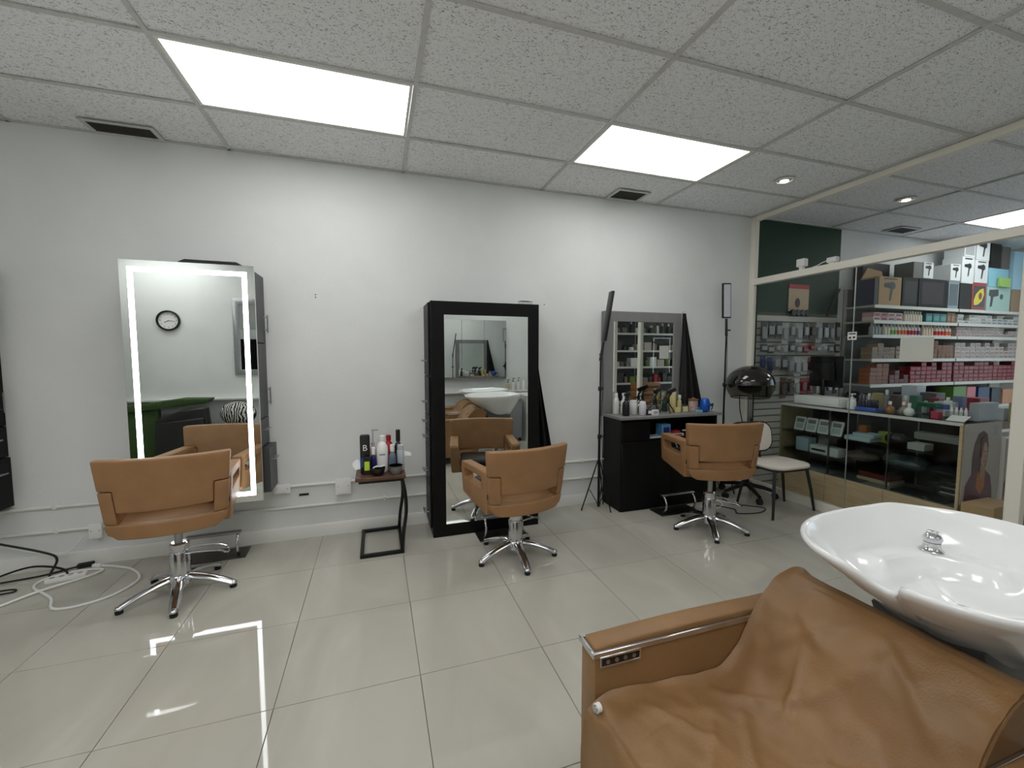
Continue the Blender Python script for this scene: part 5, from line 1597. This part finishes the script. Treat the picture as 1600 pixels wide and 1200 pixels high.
MB().box(-.045, .045, -.055, .055, 0, .003).rot(R(-24), 'Y').map(lambda x, y, z: (x, y, z + .022)).build('card', M_plasticw, t)
MB().prism([(.0, 0), (.04, 0), (.038, .036), (.02, .028)], 'y', -.04, .04).build('support', M_acrylic, t)
cgoods('royal blue display box on the counter', 2.0, 2.12, ZT, ZT + .06, P((40, 62, 130)), 4.46, .12, ink=P((206, 150, 130)))
cgoods('large pale grey carton on the near end of the counter', 1.935, 1.99, ZT, ZT + .14, P((160, 164, 172)), 4.40, .26)
cgoods('blue and white carton behind the grey one on the counter', 2.14, 2.26, ZT, ZT + .12, P((206, 206, 208)), 4.50, .1, ink=P((70, 90, 150)))
rr = random.Random(11)
cols = [((210, 208, 200), 'white'), ((168, 150, 90), 'mustard'), ((120, 120, 124), 'grey'), ((70, 58, 52), 'dark brown'), ((196, 160, 140), 'peach'), ((60, 110, 90), 'sea green'), ((186, 190, 196), 'silver'), ((140, 52, 66), 'wine red'), ((226, 224, 220), 'bright white'), ((90, 100, 140), 'steel blue')]
yy = 2.90
for k, (c, n) in enumerate(cols):
    yy -= .075
    h = rr.uniform(.09, .19)
    if k % 2 == 0:
        bottle('%s bottle in the back row on the counter top' % n, (4.62, yy, ZT), .024, h, P(c), P((220, 220, 216)), 'round', cap_h=.25, group='back row goods on the counter')
    else:
        cgoods('%s carton in the back row on the counter top' % n, yy - .03, yy + .03, ZT, ZT + h, P(c), 4.585, .07, group='back row goods on the counter')
# second low display table behind the counter with cartons
t = thing('display_table', 'low grey display table behind the counter', 'table', (5.4, 2.4, 0), 0)
MB().box(-.3, .3, -.5, .5, .86, .89).build('top', M_shelf, t, .003, 1)
for sx in (-1, 1):
    for sy in (-1, 1):
        MB().box(sx * .26 - .02, sx * .26 + .02, sy * .45 - .02, sy * .45 + .02, 0, .8595).build('leg', M_blackm, t)
for k, (c, n) in enumerate((((170, 160, 120), 'khaki'), ((190, 196, 200), 'pale silver'), ((150, 40, 56), 'cherry red'), ((214, 212, 206), 'ivory'), ((96, 92, 96), 'graphite'), ((196, 204, 216), 'ice blue'))):
    cgoods('%s carton on the low display table in the shop' % n, 1.95 + .155 * k, 2.08 + .155 * k, .891, .891 + (.16, .11, .18, .13, .2, .26)[k], P(c), 5.15, .14)

# papers and stickers on the partition glass, small cameras on the rail
def glass_paper(label, y0, y1, z0, z1, m, name='paper_sheet', side=-1, ink=True):
    t = thing(name, label, 'paper', (3.9535, (y0 + y1) / 2, z0), 0)
    a = (y1 - y0) / 2
    MB().box(-.0012, -.0003, -a, a, 0, z1 - z0).build('sheet', m, t)
    return t
glass_paper('blank white paper sheet taped to the glass partition', 2.008, 2.218, 1.41, 1.595, mat('paper_grey', (206, 208, 200), .7))
t = glass_paper('small white sticker with dark symbols on the glass joint', 2.538, 2.612, 1.592, 1.661, M_plasticw, 'glass_sticker')
MB().box(-.0018, -.0013, -.028, .028, .048, .058).build('printed_line', M_plasticb, t)
for (dy, dz) in ((.016, .02), (-.016, .022)):
    MB().box(-.0018, -.0013, dy - .009, dy + .009, dz - .008, dz + .008).build('printed_symbol', M_plasticb, t)
for k, (z0, z1) in enumerate(((1.48, 1.72), (1.22, 1.46))):
    t = glass_paper(('upper', 'lower')[k] + ' printed notice on the glass near the doorway, seen in the vanity mirror', .42, .66, z0, z1, M_plasticw, 'notice')
    for q in range(5):
        MB().box(-.0018, -.0013, -.09, .06 + .03 * (q % 2), .05 + .03 * q, .058 + .03 * q).build('printed_line', P((90, 90, 90)), t)
t = thing('security_camera', 'small white camera standing on the partition rail', 'camera', (3.958, 3.065, 2.2852), R(95))
MB().box(-.04, .04, -.03, .03, .03, .105).build('housing', M_plasticw, t, .008)
MB().cyl((0, -.0305, .068), (0, -.034, .068), .02, n=18).build('lens', M_plasticb, t)
MB().box(-.015, .015, -.02, .02, 0, .0295).build('foot', M_plasticw, t)
t = thing('wifi_extender', 'small white device with a cord on the partition rail', 'device', (3.958, 2.78, 2.2852), R(90))
MB().box(-.05, .04, -.025, .025, .012, .06).build('housing', M_plasticw, t, .01)
MB().box(-.03, .02, -.02, .02, 0, .0115).build('foot', M_plasticw, t)
MB().tube(smooth_path([(.04, 0, .04), (.09, 0, .03), (.13, .005, .012), (.17, .01, .004)], 5), .004, 6).build('cord', M_plasticw, t)

# ------------------------------------------------------------------ shop shelving on the wall opposite, seen in the vanity mirror
t = thing('opposite_shelving', 'grey shop shelving reflected in the vanity mirror', 'shelving', (4.3, YF, 0), 0)
MB().box(0, 3.3, .001, .014, .1, 2.6).build('back_panel', P((92, 90, 86)), t)
ZS = (2.27, 1.92, 1.56, 1.22, .88, .5)
for z in ZS:
    s = MB().box(0, 3.3, .0145, .34, z - .025, z).build('shelf', M_shelf, t)
    MB().box(0, 3.3, .3405, .349, z - .036, z + .003).build('price_rail', M_shelfedge, s)
for x in (0, 1.09, 2.18, 3.27):
    MB().box(x, x + .03, .0145, .03, .1, 2.6).build('upright', M_shelf, t)
rr = random.Random(21)
pal = [((28, 28, 30), 'black'), ((226, 226, 222), 'white'), ((120, 118, 116), 'grey'), ((160, 40, 48), 'red'), ((110, 130, 60), 'olive'), ((150, 130, 120), 'taupe'), ((196, 180, 170), 'blush'), ((70, 64, 70), 'plum grey')]
wt = [[0, 0, 0, 1, 1, 2], [0, 0, 1, 1, 2, 0], [2, 5, 6, 2, 7, 1], [4, 3, 6, 2, 0, 1], [3, 4, 6, 7, 2, 5], [3, 5, 2, 7, 6, 0]]
for si, z in enumerate(ZS):
    x = 4.36
    cnt = 0
    while x < 7.5:
        w = rr.uniform(.10, .22)
        h = rr.uniform(.14, .26) if si < 2 else rr.uniform(.10, .22)
        c, n = pal[rr.choice(wt[si])]
        lab = '%s product, %s from the partition on the %s reflected shelf' % (n, NTHW(cnt), ord_[si])
        cnt += 1
        grp = 'products on the reflected %s shelf' % ord_[si]
        if si < 2 or rr.random() < .4:
            bottle(lab, (x + w / 2, YF + .25, z + .001), w * .28, h, P(c), P((200, 200, 198) if n == 'black' else (40, 40, 42)), 'round', cap_h=.25, cat='product', name='product_bottle', group=grp)
        else:
            goods(lab, x, x + w * .9, z + .001, z + h, P(c), YF + .15, .16, cat='product', group=grp, ink=P((206, 204, 200)))
        x += w
for k in range(4):
    t = thing('wooden_crate', ('lowest', 'second', 'third', 'topmost')[k] + ' of the stacked brown crates reflected in the vanity mirror', 'crate', (5.15, .02, .30 + .155 * k if k else .30), 0, 'stacked brown crates')
    MB().box(-.24, .24, -.16, .16, 0, .145).build('body', mat('crate_brown', (160, 106, 64), .55, var=.1), t, .008)
    MB().box(-.2, .2, .1605, .17, .05, .09).build('grip', mat('crate_dark', (92, 58, 36), .6), t)
t = thing('crate_bench', 'low black bench under the stacked brown crates', 'bench', (5.15, .02, 0), 0)
MB().box(-.28, .28, -.2, .2, .26, .2995).build('top', M_blackf, t, .004, 1)
for sx in (-1, 1):
    for sy in (-1, 1):
        MB().box(sx * .25 - .02, sx * .25 + .02, sy * .17 - .02, sy * .17 + .02, 0, .2595).build('leg', M_blackf, t)

# ------------------------------------------------------------------ wall opposite, seen in the mirrors
t = thing('mirror_cabinet', 'wall cabinet with three mirrored doors, reflected in the tower mirror', 'cabinet', (1.03, YF, 0), 0)
MB().box(0, 1.22, .001, .12, 1.03, 2.08).build('body', M_greywood, t, .002, 1)
for k in range(3):
    MB().box(k * .4067 + .003, (k + 1) * .4067 - .003, .1205, .136, 1.076, 2.078).build('mirror_door', M_mirror, t)
ledge = MB().box(XL, 3.9, YF + .001, YF + .11, .79, .82).build('trim_1', M_white, None, .004, 1)
tag(ledge, 'narrow white ledge along the opposite wall', None, None, 'structure')
wb = [(2.30, (196, 176, 140), (20, 20, 20), .20), (2.40, (226, 226, 222), (40, 40, 40), .22), (2.50, (214, 220, 206), (90, 140, 70), .23), (2.60, (232, 232, 230), (232, 232, 230), .26), (2.70, (226, 226, 224), (226, 226, 224), .22)]
for i, (x, c, k, h) in enumerate(wb):
    bottle(['amber', 'tall white', 'white and green', 'tallest white', 'clear white'][i] + ' pump bottle on the ledge, reflected in the tower mirror', (x, YF + .06, .821), .032, h, P(c), P(k), 'pump', cap_h=.3, group='bottles on the ledge')
t = thing('white_cabinet', 'white low cabinet reflected at the right of the tower mirror', 'cabinet', (2.72, -.28, 0), 0)
MB().box(-.30, .30, -.3, .26, .0, .76).build('body', M_white, t, .004, 1)
MB().box(-.315, .315, -.31, .28, .7605, .785).build('top', M_white, t, .004, 1)
for s in (-1, 1):
    d = MB().box(min(s * .004, s * .296), max(s * .004, s * .296), .2605, .277, .06, .75).build('door', M_white, t, .002, 1)
    bar_handle(d, (s * .05, .277, .6), .12, 'z', (0, 1, 0))
t = thing('grey_trolley', 'grey trolley reflected behind the basins in the tower mirror', 'trolley', (2.22, -.25, 0), 0)
MB().box(-.14, .14, -.18, .18, .06, .70).build('body', mat('trolley_grey', (150, 150, 156), .4), t, .01)
MB().box(-.15, .15, -.19, .19, .7005, .73).build('tray', mat('trolley_grey2', (128, 128, 134), .4), t, .006)
for sx in (-1, 1):
    for sy in (-1, 1):
        MB().cyl((sx * .11 - .012, sy * .15, .03), (sx * .11 + .012, sy * .15, .03), .03, n=12).build('castor', M_rubber, t)
# clock
t = thing('wall_clock', 'round white wall clock with black rim, reflected in the lit mirror', 'clock', (-2.87, YF, 1.975), 0)
MB().ring(circ(0, 0, .148, 40), circ(0, 0, .124, 40), 'y', .001, .04).build('rim', M_plasticb, t, .005, 2)
MB().prism(circ(0, 0, .1235, 40), 'y', .002, .014).build('dial', M_plasticw, t)
for k in range(12):
    a = 2 * PI * k / 12
    n = str(12 if k == 0 else k)
    text_part('numeral', n, .03, M_plasticb, t, (-.1 * math.sin(a), .0146, .1 * math.cos(a)), (PI / 2, 0, PI), .0004)
for (ang, ln, w) in ((R(118), .06, .006), (R(262), .085, .004)):
    h = MB().box(-w / 2, w / 2, 0.016, .018, -.01, ln)
    h.rot(ang, 'Y').map(lambda x, y, z: (-x, y, z))
    h.build('hand', M_plasticb, t)
# framed mirror
t = thing('silver_framed_mirror', 'mirror in a wide silver frame, reflected in the lit mirror', 'mirror', (-2.05, YF, 1.16), 0)
MB().frame(0, .62, 0, 1.17, .085, .001, .035).build('frame', mat('silver_leaf', (170, 172, 174), .32, .7, var=.1, scale=30), t, .006)
MB().box(.085, .535, .012, .018, .085, 1.085).build('mirror_glass', M_mirror, t)
# tall black unit
t = thing('tall_black_cabinet', 'tall black cabinet reflected at the left edge of the lit mirror', 'cabinet', (-3.75, YF, 0), 0)
MB().box(-.3, .25, .001, .35, 0, 1.98).build('body', M_black, t, .004, 1)
for z0_, z1_ in ((.05, .95), (.96, 1.95)):
    d = MB().box(-.295, .245, .3505, .368, z0_, z1_).build('door', M_black, t, .002, 1)
    bar_handle(d, (.2, .368, (z0_ + z1_) / 2), .16, 'z', (0, 1, 0))
# turf, folded bed, cushion
M_turf = mat('green_turf', (62, 84, 42), .85, var=.35, scale=60, bump=.8, bscale=220)
t = thing('turf_panel', 'green artificial turf panel leaning at the wall, reflected in the lit mirror', 'turf', (-2.95, -.42, 0), 0)
MB().prism([(-.40, 0), (.0, 0), (.02, .70), (-.40, .66)], 'y', -.10, .0).build('turf_face', M_turf, t, .01)
MB().prism([(-.44, .66), (.62, .78), (.66, .84), (.3, .85), (-.44, .74)], 'y', -.20, .06).build('turf_fold', M_turf, t, .015)
t = thing('folded_bed', 'black folded treatment bed leaning beside the turf, reflected in the lit mirror', 'bed', (-2.55, -.26, 0), 0)
MB().prism([(-.35, 0), (.33, 0), (.27, .74), (-.05, .70), (-.33, .58)], 'y', -.08, .08).build('pad', M_blackleather, t, .03, 3)
MB().prism([(-.30, 0), (.28, 0), (.26, .60), (-.28, .54)], 'y', .085, .15).build('second_pad', M_blackleather, t, .02, 3)
def zeb():
    m = bpy.data.materials.new('zebra_print')
    m.use_nodes = True
    nt = m.node_tree
    b = nt.nodes['Principled BSDF']
    tc = nt.nodes.new('ShaderNodeTexCoord')
    w = nt.nodes.new('ShaderNodeTexWave')
    w.inputs['Scale'].default_value = 9
    w.inputs['Distortion'].default_value = 9
    w.inputs['Detail'].default_value = 2
    nt.links.new(tc.outputs['Object'], w.inputs[0])
    c = ramp(nt, w.outputs[0], [(0.48, L((18, 18, 18))), (0.54, L((214, 212, 206)))])
    nt.links.new(c, b.inputs['Base Color'])
    b.inputs['Roughness'].default_value = .8
    return m
t = thing('black_ottoman', 'black ottoman under the zebra cushion, reflected in the lit mirror', 'ottoman', (-1.95, -.42, 0), 0)
MB().box(-.25, .25, -.22, .22, .06, .42).build('body', M_blackleather, t, .02, 3)
for sx in (-1, 1):
    for sy in (-1, 1):
        MB().cyl((sx * .2, sy * .17, 0), (sx * .2, sy * .17, .06), .018, n=10).build('foot', M_plasticb, t)
t = thing('zebra_cushion', 'zebra print cushion, reflected in the lit mirror', 'cushion', (-1.95, -.42, .446), .2)
MB().ball((0, 0, .16), .24, .12, .18, 24, 14).map(lambda x, y, z: (x * 1.05, y, max(-0.02, z))).build('cover', zeb(), t)
MB().tube([(.25 * math.cos(a), 0, .16 + .18 * math.sin(a)) for a in [2 * PI * k / 40 for k in range(40)]], .005, 6, closed=True).build('piping', M_plasticb, t)
